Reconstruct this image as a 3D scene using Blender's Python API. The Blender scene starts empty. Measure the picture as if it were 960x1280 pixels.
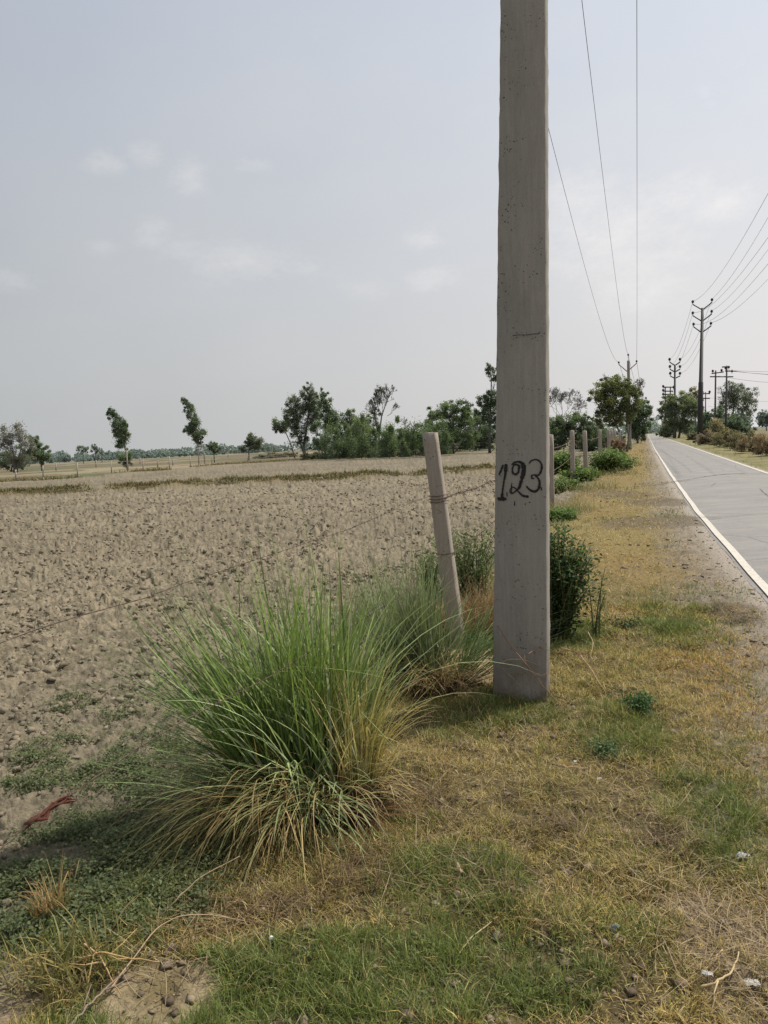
import bpy, math, random
import numpy as np
from mathutils import Vector, Matrix
random.seed(7); rng = np.random.default_rng(11)
D = bpy.data; C = bpy.context.scene.collection; PI = math.pi
# ------------------------------------------------------------------ camera
F = 960.0; H = 1.5; PITCH = math.radians(5.0); ROLL = math.radians(-2.8)
def _rx(a): c, s = math.cos(a), math.sin(a); return np.array([[1,0,0],[0,c,-s],[0,s,c]])
def _rz(a): c, s = math.cos(a), math.sin(a); return np.array([[c,-s,0],[s,c,0],[0,0,1]])
RC = _rx(PI/2-PITCH) @ _rz(ROLL)
def ray(u, v): return RC @ np.array([(u-480)/F, -(v-640)/F, -1.0])
def G(u, v, z=0.0):                       # photo point -> spot on level ground
    d = ray(u, v); q = d*((z-H)/d[2]); return np.array([q[0], q[1], z])
def P(u, v, Y):                           # photo point -> spot at distance Y
    d = ray(u, v); q = d*(Y/d[1]); return np.array([q[0], q[1], q[2]+H])
def hor(u): return 556 - (u-480)*0.0489
cam = D.cameras.new('camera'); co = D.objects.new('camera', cam); C.objects.link(co)
cam.sensor_fit = 'VERTICAL'; cam.sensor_height = 36; cam.lens = 27; cam.clip_end = 6000; cam.clip_start = 0.02
m4 = Matrix([list(RC[i])+[0] for i in range(3)]+[[0,0,0,1]]); co.matrix_world = Matrix.Translation((0,0,H)) @ m4
bpy.context.scene.camera = co
ND = np.array([.3267,.9451,0]); NN = np.array([.9451,-.3267,0])   # along the road / across it
def SX(p): return p[...,0]*NN[0]+p[...,1]*NN[1]
# ------------------------------------------------------------------ noise
def _h(i, j, k=0):
    n = (i.astype(np.int64)*374761393 + j.astype(np.int64)*668265263 + k*2147483647*31) & 0xffffffff
    n = ((n ^ (n >> 13)) * 1274126177) & 0xffffffff
    n = ((n ^ (n >> 16)) * 2246822519) & 0xffffffff
    return ((n ^ (n >> 15)) & 0xffffff).astype(np.float64)/0xffffff
def vnoise(x, y, k=0):
    i, j = np.floor(x), np.floor(y); fx, fy = x-i, y-j
    fx = fx*fx*(3-2*fx); fy = fy*fy*(3-2*fy)
    a, b, c, d = _h(i,j,k), _h(i+1,j,k), _h(i,j+1,k), _h(i+1,j+1,k)
    return (a*(1-fx)+b*fx)*(1-fy)+(c*(1-fx)+d*fx)*fy
def fbm(x, y, o=4, k=0):
    s = 0; a = .5; t = 0
    for q in range(o): s = s+a*vnoise(x*2**q+17*q, y*2**q-9*q, k+q); t += a; a *= .5
    return s/t
def cells(x, y, k=0):                     # lumpy bumps, one per jittered cell
    i0, j0 = np.floor(x), np.floor(y); best = np.zeros_like(x)
    for di in (-1,0,1):
        for dj in (-1,0,1):
            i, j = i0+di, j0+dj
            cx, cy = i+_h(i,j,k), j+_h(i,j,k+1); r = .35+.5*_h(i,j,k+2); a = .3+.7*_h(i,j,k+3)
            e = np.clip(1-((x-cx)**2+(y-cy)**2)/(r*r),0,1)
            ti = (x-cx)*(_h(i,j,k+4)-.5)+(y-cy)*(_h(i,j,k+5)-.5)
            best = np.maximum(best, np.minimum(e*1.6,.75)*a*r*1.3+ti*1.3*np.minimum(e*3,1)*a)
    return best
def sm(a, b, x): t = np.clip((x-a)/(b-a),0,1); return t*t*(3-2*t)
def ell(x, y, u, v, ru, rv, n=None):      # soft patch round a ground spot, extents given in photo px
    c = G(u,v); a = G(u+ru,v); b = G(u,v-rv); cc = G(u,v+rv)
    rx = np.hypot(*(a-c)[:2]); ry = np.hypot(*(b-cc)[:2])/2
    e = ((x-c[0])/rx)**2+((y-c[1])/ry)**2
    if n is not None: e = e*(0.5+n)
    return 1-sm(.55,1.25,e)
# ------------------------------------------------------------------ mesh helpers
def nmesh(name, V, polys, col=None, smooth=False, mat=None, parent=None):
    me = D.meshes.new(name); V = np.asarray(V, dtype=np.float32).reshape(-1,3)
    me.vertices.add(len(V)); me.vertices.foreach_set('co', V.ravel())
    polys = [np.asarray(p, dtype=np.int32) for p in polys if len(p)]
    loops = np.concatenate([p.ravel() for p in polys]); tot = np.concatenate([np.full(len(p), p.shape[1], np.int32) for p in polys])
    st = np.concatenate([[0], np.cumsum(tot)[:-1]]).astype(np.int32)
    me.loops.add(len(loops)); me.loops.foreach_set('vertex_index', loops)
    me.polygons.add(len(tot)); me.polygons.foreach_set('loop_start', st); me.polygons.foreach_set('loop_total', tot)
    if smooth: me.polygons.foreach_set('use_smooth', np.ones(len(tot), dtype=bool))
    if col is not None:
        c4 = np.ones((len(V),4), dtype=np.float32); c4[:,:3] = col
        at = me.color_attributes.new('Col','FLOAT_COLOR','POINT'); at.data.foreach_set('color', c4.ravel())
    me.update(calc_edges=True); me.validate()
    if mat: me.materials.append(mat)
    o = D.objects.new(name, me); C.objects.link(o)
    if parent is not None:
        o.parent = parent; o.matrix_parent_inverse = Matrix.Translation(-Vector(parent.location))
    return o
def tag(o, label=None, cat=None, group=None, kind=None):
    if label: o['label'] = label
    if cat: o['category'] = cat
    if group: o['group'] = group
    if kind: o['kind'] = kind
    return o
def thing(name, label, cat, loc=(0,0,0), group=None):
    o = D.objects.new(name, None); C.objects.link(o); o.location = [float(c) for c in loc]; o.empty_display_size = .1
    return tag(o, label, cat, group)
class MB:
    def __init__(s): s.v = []; s.q = []; s.t = []; s.c = []; s.n = 0
    def add(s, V, Q=(), T=(), col=(1,1,1)):
        V = np.asarray(V, float).reshape(-1,3)
        if len(Q): s.q.append(np.asarray(Q)+s.n)
        if len(T): s.t.append(np.asarray(T)+s.n)
        s.v.append(V); s.c.append(np.broadcast_to(np.asarray(col,float), V.shape)); s.n += len(V)
    def tube(s, pts, r, k=6, col=(1,1,1), cap=True):
        pts = np.asarray(pts, float); n = len(pts); r = np.broadcast_to(np.asarray(r,float), (n,))
        T = np.gradient(pts, axis=0); T /= np.linalg.norm(T,axis=1)[:,None]+1e-9
        up = np.array([0,0,1.]) if abs(T[:,2]).mean() < .8 else np.array([1.,0,0])
        A = np.cross(T, up); A /= np.linalg.norm(A,axis=1)[:,None]+1e-9; B = np.cross(T, A)
        th = np.arange(k)*2*PI/k
        V = pts[:,None]+r[:,None,None]*(np.cos(th)[None,:,None]*A[:,None]+np.sin(th)[None,:,None]*B[:,None])
        V = V.reshape(-1,3); Q = []
        for i in range(n-1):
            for j in range(k): Q.append((i*k+j, i*k+(j+1)%k, (i+1)*k+(j+1)%k, (i+1)*k+j))
        Tt = []
        if cap and k >= 3:
            for j in range(1,k-1): Tt += [(0,j+1,j), ((n-1)*k, (n-1)*k+j, (n-1)*k+j+1)]
        s.add(V, Q, Tt, col)
    def box(s, c, hx, hy, hz, M=None, col=(1,1,1)):
        V = np.array([(x,y,z) for z in (-1,1) for x,y in ((-1,-1),(1,-1),(1,1),(-1,1))],float)*[hx,hy,hz]
        if M is not None: V = V @ np.asarray(M).T
        s.add(V+np.asarray(c), [(0,3,2,1),(4,5,6,7),(0,1,5,4),(1,2,6,5),(2,3,7,6),(3,0,4,7)], (), col)
    def obj(s, name, mat, parent=None, smooth=False):
        return nmesh(name, np.concatenate(s.v), [np.concatenate(a) for a in (s.q, s.t) if a], np.concatenate(s.c), smooth, mat, parent)
# ------------------------------------------------------------------ materials
def mat(name):
    m = D.materials.new(name); m.use_nodes = True; nt = m.node_tree; nt.nodes.clear()
    out = nt.nodes.new('ShaderNodeOutputMaterial'); return m, nt, out
def nd(nt, t, **k):
    n = nt.nodes.new(t)
    for a, b in k.items():
        if a in n.inputs: n.inputs[a].default_value = b
        else: setattr(n, a, b)
    return n
def mixc(nt, f, a, b, mode='MIX'):
    n = nt.nodes.new('ShaderNodeMix'); n.data_type = 'RGBA'; n.blend_type = mode
    for sk, v in ((n.inputs[0], f), (n.inputs[6], a), (n.inputs[7], b)):
        if isinstance(v, bpy.types.NodeSocket): nt.links.new(v, sk)
        elif isinstance(v, (int,float)): sk.default_value = v
        else: sk.default_value = (*v,1)
    return n.outputs[2]
def ramp(nt, s, a, b, lo=0.0, hi=1.0):
    n = nt.nodes.new('ShaderNodeMapRange'); n.inputs[1].default_value = a; n.inputs[2].default_value = b
    n.inputs[3].default_value = lo; n.inputs[4].default_value = hi; nt.links.new(s, n.inputs[0]); return n.outputs[0]
def coords(nt, scale=(1,1,1), kind='Object'):
    t = nt.nodes.new('ShaderNodeTexCoord'); mp = nt.nodes.new('ShaderNodeMapping'); mp.inputs[3].default_value = scale
    nt.links.new(t.outputs[kind], mp.inputs[0]); return mp.outputs[0]
def noise(nt, vec, scale, detail=4, rough=.6):
    n = nd(nt,'ShaderNodeTexNoise',Scale=scale,Detail=detail,Roughness=rough); nt.links.new(vec, n.inputs['Vector']); return n.outputs[0]
def leafmat(name, trans=.35, rough=.6, gloss=.12, vary=.3):
    m, nt, out = mat(name); L = nt.links
    a = nd(nt,'ShaderNodeAttribute',attribute_name='Col')
    pb = nd(nt,'ShaderNodeBsdfPrincipled',Roughness=rough); pb.inputs['Specular IOR Level'].default_value = gloss*2
    L.new(a.outputs[0], pb.inputs['Base Color'])
    tr = nd(nt,'ShaderNodeBsdfTranslucent'); L.new(mixc(nt, 1.0, a.outputs[0], (1.0,1.05,.7), 'MULTIPLY'), tr.inputs[0])
    mx = nd(nt,'ShaderNodeMixShader'); mx.inputs[0].default_value = trans
    L.new(pb.outputs[0], mx.inputs[1]); L.new(tr.outputs[0], mx.inputs[2]); L.new(mx.outputs[0], out.inputs[0]); return m
def surfmat(name, rough=.9, spec=.2, nscale=0, namp=.3, bump=0, bscale=40, vscale=(1,1,1), base=None, metal=0):
    m, nt, out = mat(name); L = nt.links
    pb = nd(nt,'ShaderNodeBsdfPrincipled',Roughness=rough,Metallic=metal); pb.inputs['Specular IOR Level'].default_value = spec
    if base is None: c = nd(nt,'ShaderNodeAttribute',attribute_name='Col').outputs[0]
    else: r_ = nd(nt,'ShaderNodeRGB'); r_.outputs[0].default_value = (*base,1); c = r_.outputs[0]
    vec = coords(nt, vscale)
    if nscale:
        f = ramp(nt, noise(nt, vec, nscale, 6, .7), .3, .7, 1-namp, 1+namp)
        cb = nd(nt,'ShaderNodeCombineXYZ'); [L.new(f, cb.inputs[i]) for i in range(3)]
        c = mixc(nt, 1.0, c, cb.outputs[0], 'MULTIPLY')
    L.new(c, pb.inputs['Base Color'])
    if bump:
        b = nd(nt,'ShaderNodeBump',Strength=1.0,Distance=bump); L.new(noise(nt, vec, bscale, 6, .7), b.inputs['Height']); L.new(b.outputs[0], pb.inputs['Normal'])
    L.new(pb.outputs[0], out.inputs[0]); return m
M_leaf = leafmat('foliage', .46); M_blade = leafmat('grass_blade', .36, .55, .18); M_bark = surfmat('bark', nscale=6, namp=.35)
M_soil = surfmat('soil', nscale=34, namp=.34, bump=.014, bscale=48)
M_clod = surfmat('clod', nscale=25, namp=.22, bump=.006, bscale=60)
M_steel = surfmat('dark_steel', rough=.6, spec=.4, nscale=3, namp=.2)
M_wire = surfmat('rusty_wire', rough=.8, nscale=60, namp=.4)
M_any = surfmat('painted_matter', rough=.85, nscale=20, namp=.15)
# concrete with pits and vertical streaks
def concrete(name, base, streak):
    m, nt, out = mat(name); L = nt.links
    pb = nd(nt,'ShaderNodeBsdfPrincipled',Roughness=.9); pb.inputs['Specular IOR Level'].default_value = .2
    v = coords(nt); vs = coords(nt,(1,1,.06))
    c = mixc(nt, ramp(nt, noise(nt, vs, 60, 5, .7), .35, .68), base, streak)
    c = mixc(nt, ramp(nt, noise(nt, v, 3.0, 6, .65), .35, .75, 0, .55), c, tuple(x*.72 for x in base))
    c = mixc(nt, ramp(nt, noise(nt, v, 220, 3, .6), .45, .75, 0, .5), c, tuple(x*1.35 for x in base))
    vo = nd(nt,'ShaderNodeTexVoronoi',Scale=48.0); 
    nz = nd(nt,'ShaderNodeTexNoise',Scale=30.0,Detail=3.0); L.new(v, nz.inputs['Vector']); vm = nd(nt,'ShaderNodeVectorMath',operation='MULTIPLY_ADD'); L.new(nz.outputs['Color'], vm.inputs[0]); vm.inputs[1].default_value = (.03,.03,.03); L.new(v, vm.inputs[2]); L.new(vm.outputs[0], vo.inputs['Vector'])
    sel = ramp(nt, noise(nt, v, 6, 3, .6), .50, .60)
    mt = nd(nt,'ShaderNodeMath',operation='MULTIPLY'); L.new(ramp(nt, vo.outputs['Distance'], .20, .08), mt.inputs[0]); L.new(sel, mt.inputs[1])
    sz = nd(nt,'ShaderNodeSeparateXYZ'); L.new(v, sz.inputs[0]); zr = ramp(nt, sz.outputs[2], .42, .0, 0, 1); zm = nd(nt,'ShaderNodeMath',operation='MULTIPLY'); L.new(zr, zm.inputs[0]); L.new(ramp(nt, noise(nt, v, 9, 5, .7), .35, .6, .15, .9), zm.inputs[1])
    c = mixc(nt, zm.outputs[0], c, (.13,.10,.07))
    c = mixc(nt, ramp(nt, noise(nt, coords(nt,(1,1,.25)), 5, 6, .7), .52, .68, 0, .45), c, tuple(x*.62 for x in base))
    c = mixc(nt, mt.outputs[0], c, tuple(x*.28 for x in base)); L.new(c, pb.inputs['Base Color'])
    b = nd(nt,'ShaderNodeBump',Strength=.7,Distance=.004); L.new(noise(nt, vs, 90, 5, .7), b.inputs['Height'])
    b2 = nd(nt,'ShaderNodeBump',Strength=1.0,Distance=.006,invert=True); L.new(mt.outputs[0], b2.inputs['Height']); L.new(b.outputs[0], b2.inputs['Normal'])
    L.new(b2.outputs[0], pb.inputs['Normal']); L.new(pb.outputs[0], out.inputs[0]); return m
M_conc = concrete('aged_concrete', (.285,.262,.232), (.225,.205,.182))
M_post = concrete('post_concrete', (.33,.285,.24), (.25,.215,.18))
# ------------------------------------------------------------------ light and sky
AZ = math.radians(30); EL = math.radians(56)
sd = Vector((math.cos(AZ)*math.cos(EL), math.sin(AZ)*math.cos(EL), math.sin(EL)))
sun = D.lights.new('sun','SUN'); sun.energy = 4.9; sun.angle = math.radians(.6); sun.color = (1,.945,.83)
so = D.objects.new('sun', sun); C.objects.link(so); so.rotation_euler = sd.to_track_quat('Z','Y').to_euler()
w = D.worlds.new('World'); bpy.context.scene.world = w; w.use_nodes = True; nt = w.node_tree; L = nt.links; nt.nodes.clear()
wo = nd(nt,'ShaderNodeOutputWorld'); bg = nd(nt,'ShaderNodeBackground',Strength=.1); L.new(bg.outputs[0], wo.inputs[0])
sky = nd(nt,'ShaderNodeTexSky',sky_type='NISHITA'); sky.sun_disc = False; sky.sun_elevation = EL; sky.sun_rotation = PI/2-AZ
sky.air_density = 1.5; sky.dust_density = 6; sky.ozone_density = 1
tc = nd(nt,'ShaderNodeTexCoord'); sx = nd(nt,'ShaderNodeSeparateXYZ'); L.new(tc.outputs['Generated'], sx.inputs[0])
side = ramp(nt, sx.outputs[0], -.5, .5)
hz = mixc(nt, side, (4.95,5.15,5.2), (8.5,8.2,8.05))
top = mixc(nt, side, (4.5,4.95,5.75), (7.1,7.7,8.7))
gr = mixc(nt, ramp(nt, sx.outputs[2], .0, .5), hz, top)
c = mixc(nt, .12, gr, sky.outputs[0])
ln = noise(nt, coords(nt,(1,1,1.6),'Generated'), 2.2, 5, .55)
c = mixc(nt, ramp(nt, ln, .38, .66, 0, .28), c, mixc(nt, side, (5.7,5.8,5.95), (9.0,8.7,8.6)))
wisp = noise(nt, coords(nt,(1,1,1.9),'Generated'), 19, 9, .8)
def blob(u, v, ru, rv, s):
    d = ray(u,v); d = d/np.linalg.norm(d)
    e = ray(u+1,v); e = e/np.linalg.norm(e); k = np.linalg.norm(e-d)
    sub = nd(nt,'ShaderNodeVectorMath',operation='SUBTRACT'); L.new(tc.outputs['Generated'], sub.inputs[0]); sub.inputs[1].default_value = d
    mu = nd(nt,'ShaderNodeVectorMath',operation='MULTIPLY'); L.new(sub.outputs[0], mu.inputs[0]); mu.inputs[1].default_value = (1/(k*ru*1.35),1/(k*ru*1.35),1/(k*rv*1.35))
    le = nd(nt,'ShaderNodeVectorMath',operation='LENGTH'); L.new(mu.outputs[0], le.inputs[0])
    return ramp(nt, le.outputs['Value'], 1.0, 0.0, 0, s)
tot = None
for b in [(130,203,36,20,.9),(182,194,30,22,.9),(235,222,34,28,1),(313,205,34,16,.7),(188,290,32,24,.9),(125,307,34,18,.6),(235,312,60,26,.6),(300,330,90,34,.8),(390,335,40,20,.6),
          (455,362,50,20,.5),(530,298,34,20,.7),(545,350,44,26,.8),(10,350,60,30,.7),(725,250,60,45,1),(760,300,120,70,.95),(790,350,90,60,.8),(840,250,90,36,.85),(905,255,60,30,.9),(400,40,40,24,.3),(915,85,50,30,.3),(840,310,60,60,.6),(880,122,40,26,.35)]:
    q = blob(*b)
    if tot is None: tot = q
    else:
        mm = nd(nt,'ShaderNodeMath',operation='MAXIMUM'); L.new(tot, mm.inputs[0]); L.new(q, mm.inputs[1]); tot = mm.outputs[0]
ad = nd(nt,'ShaderNodeMath',operation='MULTIPLY_ADD'); L.new(wisp, ad.inputs[0]); ad.inputs[1].default_value = 2.2; L.new(tot, ad.inputs[2])
cl = nd(nt,'ShaderNodeMath',operation='MULTIPLY'); L.new(ramp(nt, ad.outputs[0], 1.32, 2.7, 0, .72), cl.inputs[0]); L.new(ramp(nt, tot, 0, .5), cl.inputs[1])
c = mixc(nt, cl.outputs[0], c, mixc(nt, side, (6.5,6.6,6.6), (10.6,10.1,9.9)))
L.new(c, bg.inputs[0])
# ------------------------------------------------------------------ ground sheet
RL = [(-30,.95),(6.5,.95),(15,.76),(28,.66),(70,.52),(400,.45)]        # left edge of the asphalt: along, across
def road_left(t): return np.interp(t, [a for a,_ in RL], [b for _,b in RL])
RRIGHT = 3.66
def bundY(x): return 36.8+.03*(x+20)+.4*np.sin(x*.35)+.25*np.sin(x*.9+1)
fence_pts = [(20,601.5),(54,600),(97,597.5),(139.5,591.5),(159,590),(179,589),(212,587.5),(238,584),(265,581.5),(310,579),(385,574.5),(431,572.5),(484,571),(592,564),(660,560)]
FZ = -.12
fw = [G(u,v,FZ) for u,v in fence_pts]
fX = [-160]+[p[0] for p in fw]+[40]; fY = [55]+[p[1] for p in fw]+[140]
def farY(x): return np.interp(x, fX, fY)
def terrain(x, y):
    s = x*NN[0]+y*NN[1]; t = x*ND[0]+y*ND[1]; r = np.hypot(x,y)
    n1 = fbm(x*1.3,y*1.3,4,3)
    fm = sm(-1.62,-2.05, s+.35*(fbm(x*.9,y*.9,3,9)-.5)) * (y < farY(x))
    z = np.where(s < -1.5, -.12*sm(-1.5,-2.3,s), 0.0)
    roadm = sm(.15,.5,s-road_left(t)+.6)*(s < RRIGHT+.4)
    z = z + ((n1-.5)*.07+.045*(fbm(x*6,y*6,3,8)-.5)*sm(30,6,r))*(1-roadm)*sm(400,60,r)
    wx = x+.09*(fbm(x*7,y*7,3,21)-.5)+.03*(vnoise(x*31,y*31,23)-.5); wy = y+.09*(fbm(x*7,y*7,3,31)-.5)+.03*(vnoise(x*31,y*31,33)-.5)
    c1 = cells(wx*7.0,wy*7.0,40)**1.3*.075; c2 = cells(wx*14,wy*14,60)*.045; c3 = cells(wx*31,wy*31,80)*.018
    big = fbm(x*.55,y*.55,3,55); rg = 1-np.abs(2*fbm(x*11,y*11,4,61)-1); rg2 = 1-np.abs(2*fbm(wx*27,wy*27,3,63)-1)
    soft = sm(6.0,3.0,np.hypot(x*.8,y))            # the near corner of the field is finer
    nf = 1-.2*sm(16,7,r)
    cl = c1*(.1+1.2*sm(.42,.66,fbm(x*2.1,y*2.1,3,77)))*(1-.6*soft)*nf+c2*(1-.3*soft)*nf*sm(.3,.6,fbm(x*3.1,y*3.1,2,79))+c3*.7+(rg-.6)*.05+(rg2-.5)*.028
    z = z + fm*(cl*sm(110,35,r)*(.85+.5*sm(5,14,r))+(big-.5)*.10)
    b = np.exp(-((y-bundY(x))/.55)**2)*(x < 9)*(1-.85*np.exp(-((x-1.2)/1.0)**2))
    z = z + b*(.26+.12*(fbm(x*2,y*2,3,91)-.5))
    # bare sandy hollow and the low bank by the fence
    z = z + .05*(fbm(x*6,y*6,3,5)-.5)*(1-roadm)*(1-fm)*sm(30,8,r)
    rv_ = 1-np.abs(2*fbm(x*30,y*30,3,65)-1); z = z + (rv_-.5)*.013*(1-fm)*sm(25,8,r)*(s < road_left(t))
    z = np.where((s > road_left(t)+.12) & (s < RRIGHT-.05), -.03, z)
    return z, s, t, r, fm, cl, b, roadm
def ground_color(x, y, z, s, t, r, fm, cl, b):
    a = lambda *c: np.array(c)
    n = fbm(x*2.2,y*2.2,4,101); n2 = fbm(x*11,y*11,3,111); n3 = fbm(x*.4,y*.4,3,121)
    def mx(c, f, d): f = np.clip(f,0,1)[...,None]; return c*(1-f)+d*f
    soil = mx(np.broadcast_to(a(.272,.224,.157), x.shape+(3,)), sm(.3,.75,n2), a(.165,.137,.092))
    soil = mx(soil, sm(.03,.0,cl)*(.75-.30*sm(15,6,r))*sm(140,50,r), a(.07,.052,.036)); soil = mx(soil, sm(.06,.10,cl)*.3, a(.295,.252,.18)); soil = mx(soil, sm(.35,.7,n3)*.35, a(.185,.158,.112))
    soil = mx(soil, sm(20,60,r)*.35, a(.135,.113,.074))
    verge = mx(np.broadcast_to(a(.125,.098,.042), x.shape+(3,)), sm(.35,.65,n), a(.085,.078,.03)); verge = mx(verge, sm(.45,.7,n2)*.6, a(.05,.038,.02))
    gold = sm(5.0,9.0,r)*sm(-1.9,-1.2,s); verge = mx(verge, gold*.75, a(.20,.142,.055))
    verge = mx(verge, sm(.5,.75,fbm(x*1.2,y*.6,3,131))*gold*.5, a(.2,.16,.06))
    dirt = mx(np.broadcast_to(a(.22,.185,.145), x.shape+(3,)), sm(.4,.7,n2), a(.15,.125,.095))
    c = verge
    edge = road_left(t)
    sh = sm(-.95,-.35, s-edge+.6*(n-.5)+.4*(n2-.5)); c = mx(c, sh*.9, dirt)
    c = mx(c, sm(-.28,-.02,s-edge+.1*(n2-.5)), a(.29,.25,.21))
    c = mx(c, ell(x,y,205,1240,85,50,n)*sm(.3,.55,n), a(.30,.235,.145)); c = mx(c, ell(x,y,20,1235,60,60,n), a(.25,.19,.12))
    c = mx(c, ell(x,y,560,835,75,40,n), a(.33,.25,.14))
    c = mx(c, ell(x,y,930,1200,90,110,n)*.8, a(.22,.165,.11))
    c = mx(c, np.maximum.reduce([ell(x,y,*e,n) for e in [(800,655,60,8),(825,628,50,6),(850,650,40,8),(905,765,50,16),(770,618,40,5)]])*.7, a(.10,.078,.05))
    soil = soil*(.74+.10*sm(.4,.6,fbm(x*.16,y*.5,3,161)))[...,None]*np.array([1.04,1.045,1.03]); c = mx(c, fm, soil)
    c = mx(c, b*1.3*sm(.15,.5,n+.2), a(.15,.115,.055))
    # right-hand verge and everything beyond the far fence
    rt = sm(RRIGHT+.02,RRIGHT+.25,s); c = mx(c, rt, a(.18,.155,.07)); c = mx(c, rt*sm(.45,.6,n)*.7, a(.11,.11,.04)); c = mx(c, sm(7,10,s), a(.14,.12,.06))
    fy = farY(x); far = sm(-.5,2,y-fy)*(s < -.5); c = mx(c, far, a(.15,.11,.07)); c = mx(c, far*sm(.4,.6,fbm(x*.03,y*.12,3,141)), a(.09,.095,.045))
    c = mx(c, far*sm(.62,.66,fbm(x*.02+5,y*.09,2,151)), a(.22,.18,.11))
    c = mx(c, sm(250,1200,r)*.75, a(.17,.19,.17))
    return np.clip(c,0,1)
th = np.concatenate([np.linspace(-180,-37,40,endpoint=False), np.linspace(-37,37,1050), np.linspace(37,180,40)[1:]])
th = np.radians(th)
rv = np.concatenate([[.05,.4,.8,1.1], 1500/np.arange(1180,24,-1.15)[::1]])
rv = np.concatenate([rv, np.geomspace(rv[-1]*1.04, 4500, 40)])
TT, RR = np.meshgrid(th, rv); gx = np.sin(TT)*RR; gy = np.cos(TT)*RR
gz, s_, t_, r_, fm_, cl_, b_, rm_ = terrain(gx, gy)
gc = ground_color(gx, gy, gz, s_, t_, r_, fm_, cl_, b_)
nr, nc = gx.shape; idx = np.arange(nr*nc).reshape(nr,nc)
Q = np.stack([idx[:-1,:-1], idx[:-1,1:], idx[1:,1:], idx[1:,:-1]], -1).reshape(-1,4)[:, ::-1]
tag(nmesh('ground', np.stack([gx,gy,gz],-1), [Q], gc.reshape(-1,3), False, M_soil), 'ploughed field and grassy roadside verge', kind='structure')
def zat(x, y): return terrain(np.atleast_1d(np.asarray(x,float)), np.atleast_1d(np.asarray(y,float)))[0]
def zz(x, y): return float(zat(x,y)[0])
def on(u, v, z=0.0):
    g = G(u,v,z); g[2] = zz(g[0],g[1]); return g
# ------------------------------------------------------------------ road
def strip(name, left, right, z, m, label, col, tt=None):
    tt = np.concatenate([np.arange(-12,60,.5), np.arange(60,420,4)]) if tt is None else tt
    k = np.linspace(0,1,9); V = []
    for t in tt:
        a, b = left(t), right(t)
        for q in k: p = ND*t+NN*(a+(b-a)*q); V.append((p[0],p[1],z+(.03*(1-(2*q-1)**2) if name == 'road' else 0)))
    n = len(k); Q = [(i*n+j, i*n+j+1, (i+1)*n+j+1, (i+1)*n+j) for i in range(len(tt)-1) for j in range(n-1)]
    return tag(nmesh(name, V, [Q], np.broadcast_to(np.array(col), (len(V),3)), False, m), label, kind='structure')
m, nt, out = mat('worn_asphalt'); L = nt.links
pb = nd(nt,'ShaderNodeBsdfPrincipled',Roughness=.75); pb.inputs['Specular IOR Level'].default_value = .25
v = coords(nt); c = mixc(nt, ramp(nt, noise(nt, v, 160, 3, .7), .35, .7), (.12,.113,.108), (.33,.312,.295))
c = mixc(nt, ramp(nt, noise(nt, v, 14, 6, .75), .42, .62, 0, .45), c, (.15,.14,.13)); c = mixc(nt, ramp(nt, noise(nt, v, 1.1, 5, .65), .35, .7, 0, .55), c, (.29,.27,.245))
mp = nd(nt,'ShaderNodeMapping'); mp.inputs['Rotation'].default_value = (0,0,math.radians(19)); mp.inputs['Scale'].default_value = (.35,2.4,1)
tcn = nd(nt,'ShaderNodeTexCoord'); L.new(tcn.outputs['Object'], mp.inputs[0])
c = mixc(nt, ramp(nt, noise(nt, mp.outputs[0], 1.3, 6, .7), .45, .75, 0, .5), c, (.13,.125,.122))
vo = nd(nt,'ShaderNodeTexVoronoi',feature='DISTANCE_TO_EDGE',Scale=.42); L.new(v, vo.inputs['Vector'])
c = mixc(nt, ramp(nt, vo.outputs['Distance'], .010, .0, 0, .55), c, (.07,.065,.06))
L.new(c, pb.inputs['Base Color']); b = nd(nt,'ShaderNodeBump',Strength=.6,Distance=.004); L.new(noise(nt, v, 130, 3, .7), b.inputs['Height']); L.new(b.outputs[0], pb.inputs['Normal'])
L.new(pb.outputs[0], out.inputs[0]); M_road = m
m, nt, out = mat('worn_road_paint'); L = nt.links
pb = nd(nt,'ShaderNodeBsdfPrincipled',Roughness=.7); v = coords(nt)
c = mixc(nt, ramp(nt, noise(nt, v, 30, 6, .75), .50, .66, 0, .85), (.52,.475,.41), (.24,.215,.19)); c = mixc(nt, ramp(nt, noise(nt, v, 3, 4, .6), .4, .7, 0, .4), c, (.42,.385,.33))
L.new(c, pb.inputs['Base Color']); L.new(pb.outputs[0], out.inputs[0]); M_paint = m
wob = lambda t, k: .035*math.sin(t*2.1+k)+.02*math.sin(t*5.3+2*k)
strip('road', lambda t: road_left(t)-.0+wob(t,0)*.25, lambda t: RRIGHT+.04+wob(t,3)*.6, .005, M_road, 'worn grey single lane asphalt road', (1,1,1))
strip('left_edge_line', lambda t: road_left(t)+.04+.004*math.sin(t*2), lambda t: road_left(t)+.125+.004*math.sin(t*2), .022, M_paint, 'white edge line beside the near verge', (1,1,1))
strip('right_edge_line', lambda t: RRIGHT-.14, lambda t: RRIGHT-.03, .020, M_paint, 'white edge line on the far side of the road', (1,1,1))
M_dark = surfmat('shadow_and_crack_dark', base=(.035,.03,.03), rough=.9)
ck = MB()
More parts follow.
